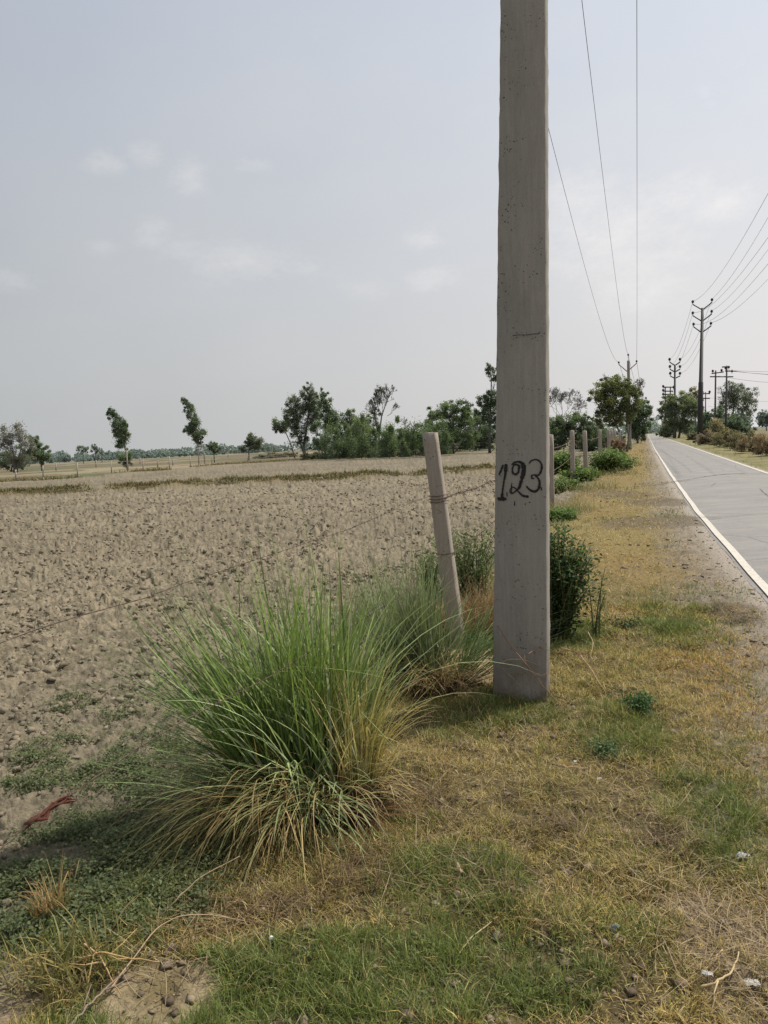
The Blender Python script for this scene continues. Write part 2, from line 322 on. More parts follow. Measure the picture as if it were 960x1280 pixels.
for pts, wd in (([(790,607),(815,606),(838,603),(860,600),(885,596),(905,593.6),(930,592.5),(960,592),(985,591)], .035), ([(950,612),(955,617),(960,622),(968,630)], .025), ([(868,645),(885,648),(905,648)],.02)):  # first strip paints an overhead wire's shadow on the road; others are short cracks
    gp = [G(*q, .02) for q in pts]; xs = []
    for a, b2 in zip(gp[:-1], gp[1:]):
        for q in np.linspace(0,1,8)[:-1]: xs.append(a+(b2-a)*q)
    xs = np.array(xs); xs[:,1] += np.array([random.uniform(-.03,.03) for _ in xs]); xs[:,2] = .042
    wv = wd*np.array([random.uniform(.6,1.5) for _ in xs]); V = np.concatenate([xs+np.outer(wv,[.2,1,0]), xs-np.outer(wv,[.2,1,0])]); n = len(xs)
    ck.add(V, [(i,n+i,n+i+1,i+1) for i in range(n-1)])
tag(ck.obj('painted_shadow_and_cracks', M_dark), 'painted wire shadow across the asphalt, with short dark cracks', kind='structure')
# ------------------------------------------------------------------ blades
def blades(base, az, th0, kap, L_, wd, cols, segs=4, twist=None, floor=True):
    N = len(base); ts = np.linspace(0,1,segs+1); pos = base.copy(); out = []; dr = rng.normal(0,.35,N); kk = (rng.uniform(0,1,N) < .14)*rng.uniform(.5,1.8,N); kt = rng.uniform(.35,.9,N)
    tw = az+PI/2+(twist if twist is not None else 0)
    wx = np.cos(tw); wy = np.sin(tw)
    for i, t in enumerate(ts):
        if i:
            a = th0+kap*(t-.5/segs)**1.4+kk*(t > kt); st = L_/segs; a2 = az+dr*t; hx, hy = np.cos(a2), np.sin(a2)
            pos = pos+np.stack([hx*np.sin(a)*st, hy*np.sin(a)*st, np.cos(a)*st],1)
            if floor: pos[:,2] = np.maximum(pos[:,2], base[:,2]+.004)
        wk = wd*(1-t**2.2)*(.75+.5*min(t*3,1)*.5)
        if i == segs: out.append(pos[:,None].copy())
        else:
            d = np.stack([wx*wk, wy*wk, .0*wk],1)*.5
            out.append(np.stack([pos-d, pos+d],1))
    V = np.concatenate(out,1); k = V.shape[1]; o = np.arange(N)*k
    Q = [np.stack([o+2*i, o+2*i+1, o+2*i+3, o+2*i+2],1) for i in range(segs-1)]
    T = np.stack([o+2*(segs-1), o+2*(segs-1)+1, o+k-1],1)
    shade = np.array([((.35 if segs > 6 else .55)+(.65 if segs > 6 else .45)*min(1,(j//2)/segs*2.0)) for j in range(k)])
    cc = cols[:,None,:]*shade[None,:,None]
    return V.reshape(-1,3), ([np.concatenate(Q)] if Q else [])+[T], cc.reshape(-1,3)
U = lambda a, b, n: rng.uniform(a,b,n)
# short verge grass
def verge_grass():
    N = 1250000
    r = 1.45*np.exp(U(0,1,N)*math.log(70/1.45)); r = np.where(U(0,1,N)<.55, np.sqrt(U(1.45**2,7**2,N)), r)
    a = np.radians(U(-36,38,N)); x = np.sin(a)*r; y = np.cos(a)*r
    s = x*NN[0]+y*NN[1]; t = x*ND[0]+y*ND[1]; edge = road_left(t)
    n = fbm(x*2.2,y*2.2,4,101); n2 = fbm(x*13,y*13,3,171); n3 = fbm(x*.9,y*.9,3,181); n4 = fbm(x*34,y*34,2,191)
    lush = np.maximum.reduce([ell(x,y,u,v,ru,rv,n)*k for u,v,ru,rv,k in [(430,1230,330,70,1),(560,1110,110,60,.8),(300,1270,260,60,1),(770,910,70,40,.5),(850,790,60,20,.4),(640,880,60,26,.7),(560,900,60,30,.6),(500,1000,60,60,.3),(120,1160,120,60,.5),(700,1180,160,60,.35),(880,1010,60,50,.35),(600,770,40,40,.5)]])
    lush = np.clip(lush+.55*(sm(.47,.62,n3)*sm(.4,.6,n)),0,1)
    bare = np.maximum.reduce([ell(x,y,205,1240,80,46,n)*1.2, ell(x,y,20,1235,50,50,n), ell(x,y,565,835,70,32,n), ell(x,y,940,1200,90,100,n)*.72, ell(x,y,620,1020,60,16,n)*.6, ell(x,y,760,990,80,14,n)*.5])
    dens = (.26+1.0*sm(.36,.60,n2))*(.55+.6*sm(.3,.6,n))
    dens *= 1-np.clip(bare,0,1)
    dens *= 1-.93*sm(-.75,-.15, s-edge+.55*(n-.5)+.3*(n2-.5)); tuft = sm(.60,.68,n3)*sm(-.9,-.5,s-edge); dens = np.maximum(dens, tuft*.5*(s < edge-.05))
    left = (s > -1.95-.5*(n-.5)) & (s < edge-.02); right = (s > RRIGHT+.05) & (s < 9)
    keep = (U(0,1,N) < dens) & (left | right); keep &= ~((s < -1.75) & (U(0,1,N) < .6))
    x, y, r, s, n, n2, n3, n4, lush, t = [q[keep] for q in (x,y,r,s,n,n2,n3,n4,lush,t)]; N = len(x)
    z, *_ = terrain(x,y); gold = sm(4.8,8.5,r)
    pg = np.clip(.56+1.0*(lush-.3)+.5*(n2-.5)-.30*gold+.9*(n3-.5)+.25*(n-.5),.06,.92); pg = np.where(s > RRIGHT, .5, pg); g = U(0,1,N) < pg
    A = np.array
    gc1 = A([.11,.145,.032]); gc2 = A([.29,.28,.075]); gc3 = A([.105,.15,.04]); k = U(0,1,N)[:,None]; gcol = gc1*(1-k)+gc2*k; gcol = gcol*(1-.6*lush[:,None])+gc3*1.25*.6*lush[:,None]
    k = U(0,1,N)[:,None]; dcol = A([.57,.44,.165])*(1-k)+A([.34,.235,.08])*k; dcol = np.where((U(0,1,N)<.12)[:,None], A([.56,.46,.28]), dcol); dcol = np.where((U(0,1,N)<.10)[:,None], A([.16,.09,.045]), dcol)
    org = (sm(.5,.68,fbm(x*.8+3,y*.8,3,201))*.6)[:,None]; dcol = dcol*(1-org)+dcol*A([1.1,.84,.66])*org
    col = np.where(g[:,None], gcol, dcol)*U(.5,1.5,N)[:,None]
    Lb = np.where(g, U(.022,.062,N), U(.02,.07,N))*(1+.5*lush)*(.7+.6*n)*np.where(s > RRIGHT, 1.6, 1)*(1+.02*r)
    wd = np.maximum(np.where(g,.0027,.0024), r*.00062)*U(.7,1.3,N)
    th0 = np.where(g, U(.1,1.3,N), U(.4,1.5,N)); kap = U(-.2,1.6,N)
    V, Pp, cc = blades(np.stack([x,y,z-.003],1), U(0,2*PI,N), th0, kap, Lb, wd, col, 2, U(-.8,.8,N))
    tag(nmesh('verge_grass', V, Pp, cc, False, M_blade), 'short dry and green grass matted over the roadside verge', 'grass', kind='stuff')
verge_grass()
def straw(name, label, spots, n, Lr, wr, col, seed=0):
    B = []; 
    for (u,v,ru,rv,k) in spots:
        c = G(u,v); a = G(u+ru,v); b2 = G(u,v-rv); rx = np.hypot(*(a-c)[:2]); ry = np.hypot(*(b2-c)[:2])
        m_ = int(n*k); q = rng.normal(0,.5,(m_,2)); B.append(np.stack([c[0]+q[:,0]*rx, c[1]+q[:,1]*ry],1))
    B = np.concatenate(B); N = len(B); z = zat(B[:,0],B[:,1])
    k = U(0,1,N)[:,None]; cols = np.array(col[0])*(1-k)+np.array(col[1])*k
    V, Pp, cc = blades(np.stack([B[:,0],B[:,1],z+U(.004,.03,N)],1), U(0,2*PI,N), U(1.2,1.6,N), U(-.35,.5,N), U(*Lr,N), U(*wr,N), cols*1.0, 4, U(-.5,.5,N))
    return tag(nmesh(name, V, Pp, cc, False, M_blade), label, 'straw', kind='stuff')
straw('dry_straw', 'loose dry straw stalks lying over the verge', [(930,1210,90,120,1.6),(700,1000,160,120,1.0),(540,960,90,80,.9),(560,1080,100,60,.5),(600,835,60,35,1.2),(720,815,70,30,.9),(840,1000,120,120,.7),(860,1120,100,100,.7),(250,1190,120,60,.6),(650,700,60,60,.5),(300,1150,100,30,.3)], 300, (.04,.18), (.0016,.0034), ((.48,.38,.22),(.24,.15,.075)))
straw('dead_plant_litter', 'dark dead plant litter in patches on the verge and at the clump base', [(800,655,45,5,.6),(815,628,40,4,.5),(850,648,30,5,.4),(780,616,30,3,.4),(905,762,30,10,.7),(930,775,25,8,.4),(545,1000,50,40,.6),(600,1100,60,40,.5),(690,1035,70,25,.6),(450,1090,60,30,1.0),(330,1140,90,20,.8),(540,900,60,30,.6),(830,1060,50,25,.4),(770,760,60,30,.3)], 420, (.03,.13), (.002,.005), ((.10,.065,.035),(.22,.15,.08)))
# ------------------------------------------------------------------ big grass clumps
def clump(name, label, c, fans, group=None):
    root = thing(name, label, 'grass clump', c)
    for part, specs in fans.items():
        Vs, Qs, Ts, Cs, off = [], [], [], [], 0
        for (n, dx, dy, rad, az, azs, t0, t1, k0, k1, l0, l1, w0, w1, ca, cb) in specs:
            nt_ = max(4,n//7); ti = rng.integers(0,nt_,n)
            ph = U(0,2*PI,nt_)[ti]; rr = (rad*np.sqrt(U(0,1,nt_)))[ti]; x = c[0]+dx+np.cos(ph)*rr+rng.normal(0,.012,n); y = c[1]+dy+np.sin(ph)*rr+rng.normal(0,.012,n)
            z = zat(x,y)+U(0,.04,n)
            a = np.radians(az+rng.normal(0,azs,nt_)[ti]+rng.normal(0,14,n)); k = np.clip(U(0,1,nt_)[ti]*.7+U(0,.4,n),0,1)[:,None]
            cols = (np.array(ca)*(1-k)+np.array(cb)*k)*(U(.7,1.3,nt_)[ti]*U(.7,1.3,n))[:,None]
            T0 = U(t0,t1,nt_)[ti]+rng.normal(0,.13,n); K0 = U(k0,k1,nt_)[ti]*U(.5,1.5,n); L0 = U(l0,l1,nt_)[ti]*U(.6,1.1,n)
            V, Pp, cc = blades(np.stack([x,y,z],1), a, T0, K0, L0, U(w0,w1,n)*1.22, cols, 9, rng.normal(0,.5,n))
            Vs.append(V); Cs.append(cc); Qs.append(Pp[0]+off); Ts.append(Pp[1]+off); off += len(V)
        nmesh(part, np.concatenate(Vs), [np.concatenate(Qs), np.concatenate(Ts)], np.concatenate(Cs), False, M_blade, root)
    return root
G1, G2, G3 = (.08,.15,.032), (.27,.35,.09), (.20,.26,.12)
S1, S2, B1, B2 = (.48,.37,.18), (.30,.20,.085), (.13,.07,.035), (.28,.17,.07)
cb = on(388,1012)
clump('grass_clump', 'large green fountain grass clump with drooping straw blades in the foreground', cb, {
 'green_blades': [
  (400,-.0,.10,.19,95,70,.0,.40,.0,.7,.75,1.28,.0045,.010,G1,G2),
  (160,-.0,.05,.2,110,80,.1,.5,.2,1.5,.7,1.18,.005,.010,(.28,.36,.17),(.40,.44,.24)),
  (430,-.10,.04,.17,150,24,.35,.88,.0,.75,.75,1.25,.004,.0095,G1,G2),
  (170,-.10,-.02,.16,180,18,.85,1.2,.0,.9,.5,.9,.0035,.008,G1,G3),
  (190,.13,.1,.12,50,40,.05,.42,.1,.8,.65,1.1,.004,.008,G3,G2),
  (160,.02,-.02,.14,250,50,.5,1.1,.8,2.2,.45,.75,.004,.009,G3,(.36,.42,.18)),
  (60,-.02,-.05,.12,215,25,.9,1.2,.5,1.4,.6,.9,.005,.009,G3,(.42,.46,.20))],
 'dry_blades': [
  (430,-.12,-.04,.17,222,22,.65,1.15,1.0,2.2,.5,.85,.0025,.005,(.17,.12,.05),(.17,.16,.055)),
  (260,-.05,-.05,.15,240,26,.6,1.1,1.2,2.4,.5,.75,.0025,.005,S1,S2),
  (520,.19,.00,.08,85,55,.0,.36,.2,1.4,.38,.72,.003,.006,(.62,.48,.22),(.36,.34,.11)),
  (110,.17,0,.08,0,60,.3,1.0,.6,2.2,.25,.45,.0025,.0045,S1,S2),
  (90,.05,0,.25,90,150,.5,1.3,.4,2.0,.3,.6,.0025,.004,(.6,.48,.26),S1)],
 'withered_shaded_base': [
  (1100,.06,-.02,.24,0,180,.2,1.3,.0,1.5,.10,.32,.003,.007,(.08,.045,.025),(.04,.03,.018)),  # withered blades, coloured extra dark to paint the shade under the clump
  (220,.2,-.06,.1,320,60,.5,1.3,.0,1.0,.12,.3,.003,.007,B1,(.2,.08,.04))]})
cb2 = on(548,862)
clump('grass_clump', 'smaller grey green grass clump behind the leaning concrete post base', cb2, {
 'green_blades': [
  (560,-.12,.05,.18,105,60,.0,.45,.0,.7,.6,1.02,.003,.006,G3,(.2,.22,.11)),
  (200,.08,.05,.15,30,30,.3,.9,.1,.9,.5,.85,.003,.0065,G1,G3),
  (220,-.25,.15,.17,110,50,.0,.5,.0,.8,.5,.9,.003,.006,G3,(.19,.2,.12)),
  (26,.1,.0,.06,12,5,1.02,1.14,.0,.12,.85,1.05,.006,.009,(.07,.12,.03),(.12,.17,.06))],
 'dry_blades': [
  (260,0,-.05,.16,300,70,.3,1.2,.6,2.4,.25,.5,.003,.005,S1,(.3,.18,.1)),
  (200,-.05,0,.18,200,60,.3,1.2,.8,2.2,.35,.6,.003,.005,S2,S1),
  (60,.1,0,.1,0,14,.9,1.35,.1,.8,.35,.7,.003,.005,S1,(.4,.4,.2))],
 'withered_shaded_base': [(500,-.04,-.02,.2,0,180,.2,1.3,0,1.5,.08,.28,.003,.006,B1,(.045,.03,.02))]})
cb3 = on(462,790)
clump('grass_clump', 'thin sparse grass clump rising in front of the ploughed field left of the post', cb3, {
 'green_blades': [(240,0,0,.3,100,60,.0,.5,.0,.7,.4,.75,.003,.0055,G3,(.22,.23,.13))],
 'dry_blades': [(70,0,0,.28,90,90,.0,.5,.0,.8,.5,1.0,.003,.0045,(.42,.38,.25),S2)]})
# brown undergrowth behind the pole's left edge
def thatch(name, label, cat, u, v, rad, n, lr, ca, cb_, th=(.1,1.0)):
    c = on(u,v); ph = U(0,2*PI,n); rr = rad*np.sqrt(U(0,1,n)); x = c[0]+np.cos(ph)*rr; y = c[1]+np.sin(ph)*rr
    k = U(0,1,n)[:,None]; cols = (np.array(ca)*(1-k)+np.array(cb_)*k)*U(.7,1.3,n)[:,None]
    V, Pp, cc = blades(np.stack([x,y,zat(x,y)],1), U(0,2*PI,n), U(*th,n), U(0,1.5,n), U(*lr,n), U(.003,.006,n)*(1+.05*c[1]), cols, 4, rng.normal(0,.5,n))
    return tag(nmesh(name, V, Pp, cc, False, M_blade), label, cat)
thatch('dry_grass_tuft', 'rusty brown withered grass tuft between leaning post and pole', 'grass tuft', 603,790,.35,1100,(.2,.5),(.32,.18,.08),(.15,.08,.04))
thatch('dry_grass_tuft', 'loose olive brown grass tuft at the lower left beside the sandy patch', 'grass tuft', 85,1215,.16,260,(.06,.2),(.34,.25,.10),(.14,.17,.05))
thatch('dry_grass_tuft', 'thin rusty upright grass tuft among the low weeds at left edge', 'grass tuft', 66,1135,.06,90,(.10,.22),(.36,.2,.1),(.3,.25,.1),(.0,.4))
# ------------------------------------------------------------------ leafy plants
def leafquads(Pc, nrm, ax, ln, wd, cols, mb):
    ax = ax-nrm*(ax*nrm).sum(1)[:,None]; ax /= np.linalg.norm(ax,axis=1)[:,None]+1e-9; sd_ = np.cross(nrm,ax)
    a, b2 = ax*ln[:,None]/2, sd_*wd[:,None]/2
    V = np.stack([Pc-a, Pc+b2-a*.1, Pc+a, Pc-b2-a*.1],1); N = len(Pc)
    mb.v.append(V.reshape(-1,3)); mb.q.append(np.arange(N*4).reshape(-1,4)+mb.n); mb.c.append(np.repeat(cols,4,0)); mb.n += N*4
def rdir(n): q = rng.normal(0,1,(n,3)); return q/np.linalg.norm(q,axis=1)[:,None]
def plant(name, label, cat, c, nst, h, spread, nl, ll, lw, ca, cb_, stem=(.12,.12,.05), group=None, lean=(0,0), up=.5):
    root = thing(name, label, cat, c, group); st = MB(); lf = MB(); X = []
    for i in range(nst):
        a = random.uniform(0,2*PI); sp = spread*random.random()**.6; hh = h*random.uniform(.6,1.0)*(1-.35*(sp/max(spread,1e-3))**2)
        b0 = np.array(c)+[random.uniform(-.25,.25)*spread, random.uniform(-.25,.25)*spread, -.01]
        tip = b0+[math.cos(a)*sp+lean[0]*hh, math.sin(a)*sp+lean[1]*hh, hh]
        mid = (b0+tip)/2+[-.15*math.cos(a)*sp, -.15*math.sin(a)*sp, .1*hh]
        pts = [b0, mid, tip]; q = np.linspace(0,1,6)[:,None]; pts = (1-q)**2*b0+2*q*(1-q)*mid+q*q*tip
        st.tube(pts, np.linspace(.004,.0012,6)*(1+h), 4, stem)
        for _ in range(nl):
            f = random.random()**.7; p = (1-f)**2*b0+2*f*(1-f)*mid+f*f*tip
            X.append(p+np.array([random.gauss(0,1),random.gauss(0,1),random.gauss(0,.7)])*ll*1.1)
    X = np.array(X); n = len(X); X[:,2] = np.maximum(X[:,2], c[2]+.004); k = U(0,1,n)[:,None]
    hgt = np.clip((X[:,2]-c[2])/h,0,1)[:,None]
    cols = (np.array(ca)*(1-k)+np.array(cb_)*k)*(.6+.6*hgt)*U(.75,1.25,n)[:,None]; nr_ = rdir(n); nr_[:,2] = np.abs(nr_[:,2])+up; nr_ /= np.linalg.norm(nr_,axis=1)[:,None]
    leafquads(X, nr_, rdir(n), U(.6,1.3,n)*ll, U(.7,1.3,n)*lw, cols, lf)
    st.obj('stems', M_bark, root); lf.obj('leaves', M_leaf, root); return root
DG, MG, LG = (.03,.065,.025), (.06,.115,.035), (.13,.18,.055)
plant('weed_shrub','dark green weed shrub growing behind the right side of the numbered pole','shrub', on(703,802)+np.array([0,.1,0]), 90, .98, .25, 85, .042, .017, DG, (.11,.16,.06))
plant('weed_stalk','tall thin flowering weed stalk right of the dark green shrub','weed', on(745,795), 5, .72, .15, 60, .028, .011, MG, (.2,.22,.08))
plant('weed_stalk','short leafy weed at the foot of the tall stalk beside the shrub','weed', on(776,782), 10, .12, .2, 26, .03, .014, DG, MG)
plant('low_weed','bushy bright green low weed, upper one of two on the verge','weed', on(800,893), 20, .13, .11, 55, .019, .011, (.035,.085,.03), (.11,.19,.07))
plant('low_weed','flatter grey green low weed, nearer one of two on the verge','weed', on(757,947), 16, .09, .11, 50, .016, .009, (.05,.095,.04), (.17,.23,.11))
plant('weed_shrub','bright green bushy weeds between the leaning post and the pole','shrub', on(596,748)+np.array([0,.3,0]), 50, .72, .48, 75, .038, .013, MG, LG)
plant('weed_shrub','green weeds on the field side of the leaning post','shrub', on(545,745)+np.array([0,.3,0]), 24, .48, .3, 50, .035, .012, MG, LG)
for u,v,h,lab in ((726,601,.45,'low green shrub growing between the paired fence posts'),(700,612,.4,'grey green low weeds at the foot of the second fence post'),(758,592,1.0,'leafy green shrub behind and right of the paired fence posts'),(772,588,.7,'smaller leafy shrub at the right end of the fence shrubs'),(704,590,.95,'green shrub between the second and third fence posts'),(700,650,.2,'short green weeds beside the right edge of the pole')):
    c0 = on(u,v); k = c0[1]/20
    plant('weed_shrub', lab, 'shrub', c0, 60, h, .50*k, 70, .08*k, .042*k, (.075,.13,.04), (.17,.23,.07))
# ground cover weeds on the near field corner
def cover():
    N = 4200; u = U(-60,330,N); v = U(820,1275,N); X = np.array([G(a,b2) for a,b2 in zip(u,v)]); x, y = X[:,0], X[:,1]
    n = fbm(x*2.0,y*2.0,4,301); n2 = fbm(x*6,y*6,3,311)
    m_ = np.maximum.reduce([ell(x,y,*e) for e in [(95,856,34,9),(150,925,95,32),(60,915,50,16),(185,870,55,18),(40,955,40,12),(210,960,60,24),(60,1075,120,60),(190,1055,110,66),(160,1130,100,50),(20,1120,80,60),(110,1010,80,22)]])
    m2 = m_*sm(.46,.56,n*.45+n2*.55+.05*m_); keep = U(0,1,N) < m2; x, y = x[keep], y[keep]; N = len(x); z = zat(x,y)
    k = 34; r0 = np.repeat(np.stack([x,y,z],1), k, 0); q = rng.normal(0,1,(N*k,3)); R0 = np.repeat(U(.022,.05,N),k)[:,None]
    Pq = r0+q*[1,1,0]*R0; Pq[:,2] = zat(Pq[:,0],Pq[:,1])+np.abs(q[:,2])*.016+.008
    nr_ = rdir(N*k); nr_[:,2] = np.abs(nr_[:,2])+.9; nr_ /= np.linalg.norm(nr_,axis=1)[:,None]
    kk = np.repeat(U(0,1,N),k)[:,None]*.6+U(0,.4,N*k)[:,None]; cols = np.array([.06,.085,.036])*(1-kk)+np.array([.21,.24,.11])*kk
    mb = MB(); leafquads(Pq, nr_, rdir(N*k), U(.010,.02,N*k), U(.008,.014,N*k), cols*U(.8,1.2,N*k)[:,None], mb)
    tag(mb.obj('ground_cover_weeds', M_leaf), 'low dark green creeping weeds over the field corner', 'weeds', kind='stuff')
cover()
for u,v,rad,n,lab in ((700,640,.7,500,'scrubby mixed grass around the second fence post'),(722,612,1.2,700,'scrubby grass in front of the paired fence posts'),(750,594,1.4,600,'rough grass below the right end of the fence shrubs'),(770,582,1.6,500,'rough grass at the foot of the crowded fence posts'),(660,640,.6,300,'rough grass at the field edge hidden beside the pole')):
    thatch('grass_tuft', lab, 'grass tuft', u, v, rad, n, (.12,.45), (.13,.16,.05), (.34,.26,.12))
# ------------------------------------------------------------------ loose clods
def clods():
    import itertools
    ph = (1+5**.5)/2
    V = np.array([(-1,ph,0),(1,ph,0),(-1,-ph,0),(1,-ph,0),(0,-1,ph),(0,1,ph),(0,-1,-ph),(0,1,-ph),(ph,0,-1),(ph,0,1),(-ph,0,-1),(-ph,0,1)])/math.sqrt(1+ph*ph)
    Fc = [(0,11,5),(0,5,1),(0,1,7),(0,7,10),(0,10,11),(1,5,9),(5,11,4),(11,10,2),(10,7,6),(7,1,8),(3,9,4),(3,4,2),(3,2,6),(3,6,8),(3,8,9),(4,9,5),(2,4,11),(6,2,10),(8,6,7),(9,8,1)]
    VL = [tuple(q) for q in V]; cache = {}; T = []
    def mid(a, b2):
        k = (min(a,b2),max(a,b2))
        if k not in cache: q = np.array(VL[a])+np.array(VL[b2]); VL.append(tuple(q/np.linalg.norm(q))); cache[k] = len(VL)-1
        return cache[k]
    T = list(Fc)
    V = np.array(VL); T = np.array(T); N = 75000
    r = 2.6*np.exp(U(0,1,N)**.9*math.log(36/2.6)); a = np.radians(U(-38,12,N)); x = np.sin(a)*r; y = np.cos(a)*r
    s = x*NN[0]+y*NN[1]; n = fbm(x*1.7,y*1.7,3,77); soft = sm(6.0,3.0,np.hypot(x*.8,y))
    keep = (s < -1.85) & (y < 34) & (U(0,1,N) < (.2+1.0*sm(.42,.66,n))*(1-.4*soft)*(1-.2*sm(12,5,r))); x,y,r,soft = x[keep],y[keep],r[keep],soft[keep]; N = len(x)
    size = np.minimum(.0048*np.exp(rng.exponential(.62,N)),.032)*(1-.3*soft)*(1+.02*r); z = zat(x,y)+size*.25
    sc = size[:,None]*U(.55,1.25,(N,3))*[1,1,.8]; rot = U(0,2*PI,N); disp = U(.5,1.4,(N,len(V)))
    W = V[None]*disp[:,:,None]*sc[:,None,:]; c_, s2 = np.cos(rot)[:,None], np.sin(rot)[:,None]
    W = np.stack([W[...,0]*c_-W[...,1]*s2, W[...,0]*s2+W[...,1]*c_, W[...,2]],-1)+np.stack([x,y,z],1)[:,None]
    k = U(0,1,N)[:,None]; col = np.array([.255,.213,.152])*(1-k)+np.array([.165,.137,.096])*k
    Tt = (T[None]+(np.arange(N)*len(V))[:,None,None]).reshape(-1,3)
    tag(nmesh('soil_clods', W, [Tt], np.repeat(col,len(V),0), False, M_clod), 'dry broken clods of soil scattered over the ploughed field', 'soil clods', kind='stuff')
clods()
def litter():
    ph = (1+5**.5)/2; V = np.array([(0,0,1.),(1,0,0),(0,1,0),(-1,0,0),(0,-1,0),(0,0,-1)]); T = np.array([(0,1,2),(0,2,3),(0,3,4),(0,4,1),(5,2,1),(5,3,2),(5,4,3),(5,1,4)])
    N = 52000; r = 1.5*np.exp(U(0,1,N)*math.log(22/1.5)); a = np.radians(U(-36,38,N)); x = np.sin(a)*r; y = np.cos(a)*r; s = x*NN[0]+y*NN[1]; t = x*ND[0]+y*ND[1]; n = fbm(x*2.2,y*2.2,4,101)
    keep = (s > -1.9) & (s < road_left(t)-.02) & (U(0,1,N) < .25+.7*sm(-.8,-.2,s-road_left(t))+.4*(n < .45)); x,y,r = x[keep],y[keep],r[keep]; N = len(x)
    size = np.minimum(.0022*np.exp(rng.exponential(.6,N)),.016)*(1+.07*r); sc = size[:,None]*U(.4,1.5,(N,3))*[1.2,1,.6]; W = V[None]*U(.6,1.4,(N,6))[:,:,None]*sc[:,None]; q = U(0,2*PI,N); c_, s2 = np.cos(q)[:,None], np.sin(q)[:,None]
    W = np.stack([W[...,0]*c_-W[...,1]*s2, W[...,0]*s2+W[...,1]*c_, W[...,2]],-1)+np.stack([x,y,zat(x,y)+size*.2],1)[:,None]
    k = U(0,1,N)[:,None]; col = np.array([.30,.235,.17])*(1-k)+np.array([.09,.065,.045])*k
    tag(nmesh('soil_crumbs', W, [(T[None]+(np.arange(N)*6)[:,None,None]).reshape(-1,3)], np.repeat(col,6,0), False, M_clod), 'small crumbs of soil and grit scattered over the verge and shoulder', 'grit', kind='stuff')
litter()
# ------------------------------------------------------------------ prismatic concrete pillars
def pillar(name, m, base, top, w0, w1, d0, d1, parent, ch=.012, jit=.002, step=.1, face=None):
    base, top = np.array(base,float), np.array(top,float); ax = top-base; Lh = np.linalg.norm(ax); n = max(3,int(Lh/step)); V = []
    nn, dd = (NN, ND) if face is None else face
    for i in range(n+1):
        f = i/n; c = base+ax*f; w_, d_ = (w0+(w1-w0)*f)/2, (d0+(d1-d0)*f)/2; k = ch
        if i == n: pass
        pts = [(-w_+k,-d_),(w_-k,-d_),(w_,-d_+k),(w_,d_-k),(w_-k,d_),(-w_+k,d_),(-w_,d_-k),(-w_,-d_+k)]
        if ch < .004 and random.random() < .16: k2 = random.uniform(.004,.011); pts[0] = (pts[0][0]+k2,pts[0][1]); pts[7] = (pts[7][0],pts[7][1]+k2*.7)
        if ch < .004 and random.random() < .05: k2 = random.uniform(.004,.008); pts[1] = (pts[1][0]-k2,pts[1][1])
        for (a, b2) in pts: V.append(c+nn*(a+random.gauss(0,jit))+dd*(b2+random.gauss(0,jit*.15)))
    Q = [(i*8+j, i*8+(j+1)%8, (i+1)*8+(j+1)%8, (i+1)*8+j) for i in range(n) for j in range(8)]
    V.append(top+[0,0,ch*.8]); T = [(n*8+j, n*8+(j+1)%8, len(V)-1) for j in range(8)]
    return nmesh(name, V, [Q, T], np.ones((len(V),3)), False, m, parent)
def cyl_ins(mb, p, s=1.0, col=(.05,.03,.025)):      # pin insulator: stem, skirt and cap
    p = np.array(p,float)
    mb.tube([p, p+[0,0,.10*s], p+[0,0,.13*s], p+[0,0,.16*s], p+[0,0,.2*s], p+[0,0,.27*s], p+[0,0,.3*s]], np.array([.02,.02,.09,.075,.10,.06,.03])*s, 8, col)
# main numbered pole
base = np.array([*G(652,868)[:2],0]); Yp = base[1]
t0 = P(655.5,0,Yp); axp = (t0-base)/(t0[2]-base[2]); topp = base+axp*8.6
pole = thing('utility_pole','tall weathered concrete utility pole with hand painted 123 beside the fence','utility pole', base)
pillar('shaft', M_conc, base-axp*.3, topp, .318, .145, .165,.12, pole, .0035, .0010, .05)
fo = base-ND*.0825; fnorm = -(ND-axp*np.dot(ND,axp)/np.dot(axp,axp)); 
def onface(u, v, off=.0035):
    d = ray(u,v); o = np.array([0,0,H]); f = (v-0)/870.; n_ = -ND
    # front face plane is tilted by the taper in depth
    n_ = -ND+np.array([0,0,1])*(-(np.dot(-ND,axp))-.0125/8.6*1.0*0+0); q = fo
    tt = np.dot(q-o, n_)/np.dot(d,n_); p = o+d*tt
    dpt = .165-(.045)*max(0,(p[2]+.3))/8.9; return p-ND*((dpt-.165)/2+off)
def stroke(mb, pts, wd, col=(1,1,1)):
    px = [(600+a/9.6, 560+b2/9.6) for a,b2 in pts]; pp = np.array([onface(*q) for q in px]); res = []
    n = len(pp)
    for i in range(n-1):                                      # catmull-rom
        p0, p1, p2, p3 = pp[max(i-1,0)], pp[i], pp[i+1], pp[min(i+2,n-1)]
        for f in np.linspace(0,1,9)[:-1]: res.append(.5*((2*p1)+(-p0+p2)*f+(2*p0-5*p1+4*p2-p3)*f*f+(-p0+3*p1-3*p2+p3)*f**3))
    res.append(pp[-1]); res = np.array(res); T = np.gradient(res,axis=0); T /= np.linalg.norm(T,axis=1)[:,None]; S = np.cross(T, ND); n = len(res)
    prof = np.interp(np.linspace(0,1,n), np.linspace(0,1,len(wd)), wd)*.0005*np.array([random.uniform(.7,1.25) for _ in range(n)])
    prof2 = prof*np.array([random.uniform(.75,1.2) for _ in range(n)])
    mb.add(np.concatenate([res+S*prof[:,None], res-S*prof2[:,None]]), [(i,n+i,n+i+1,i+1) for i in range(n-1)], (), col)
num = MB()
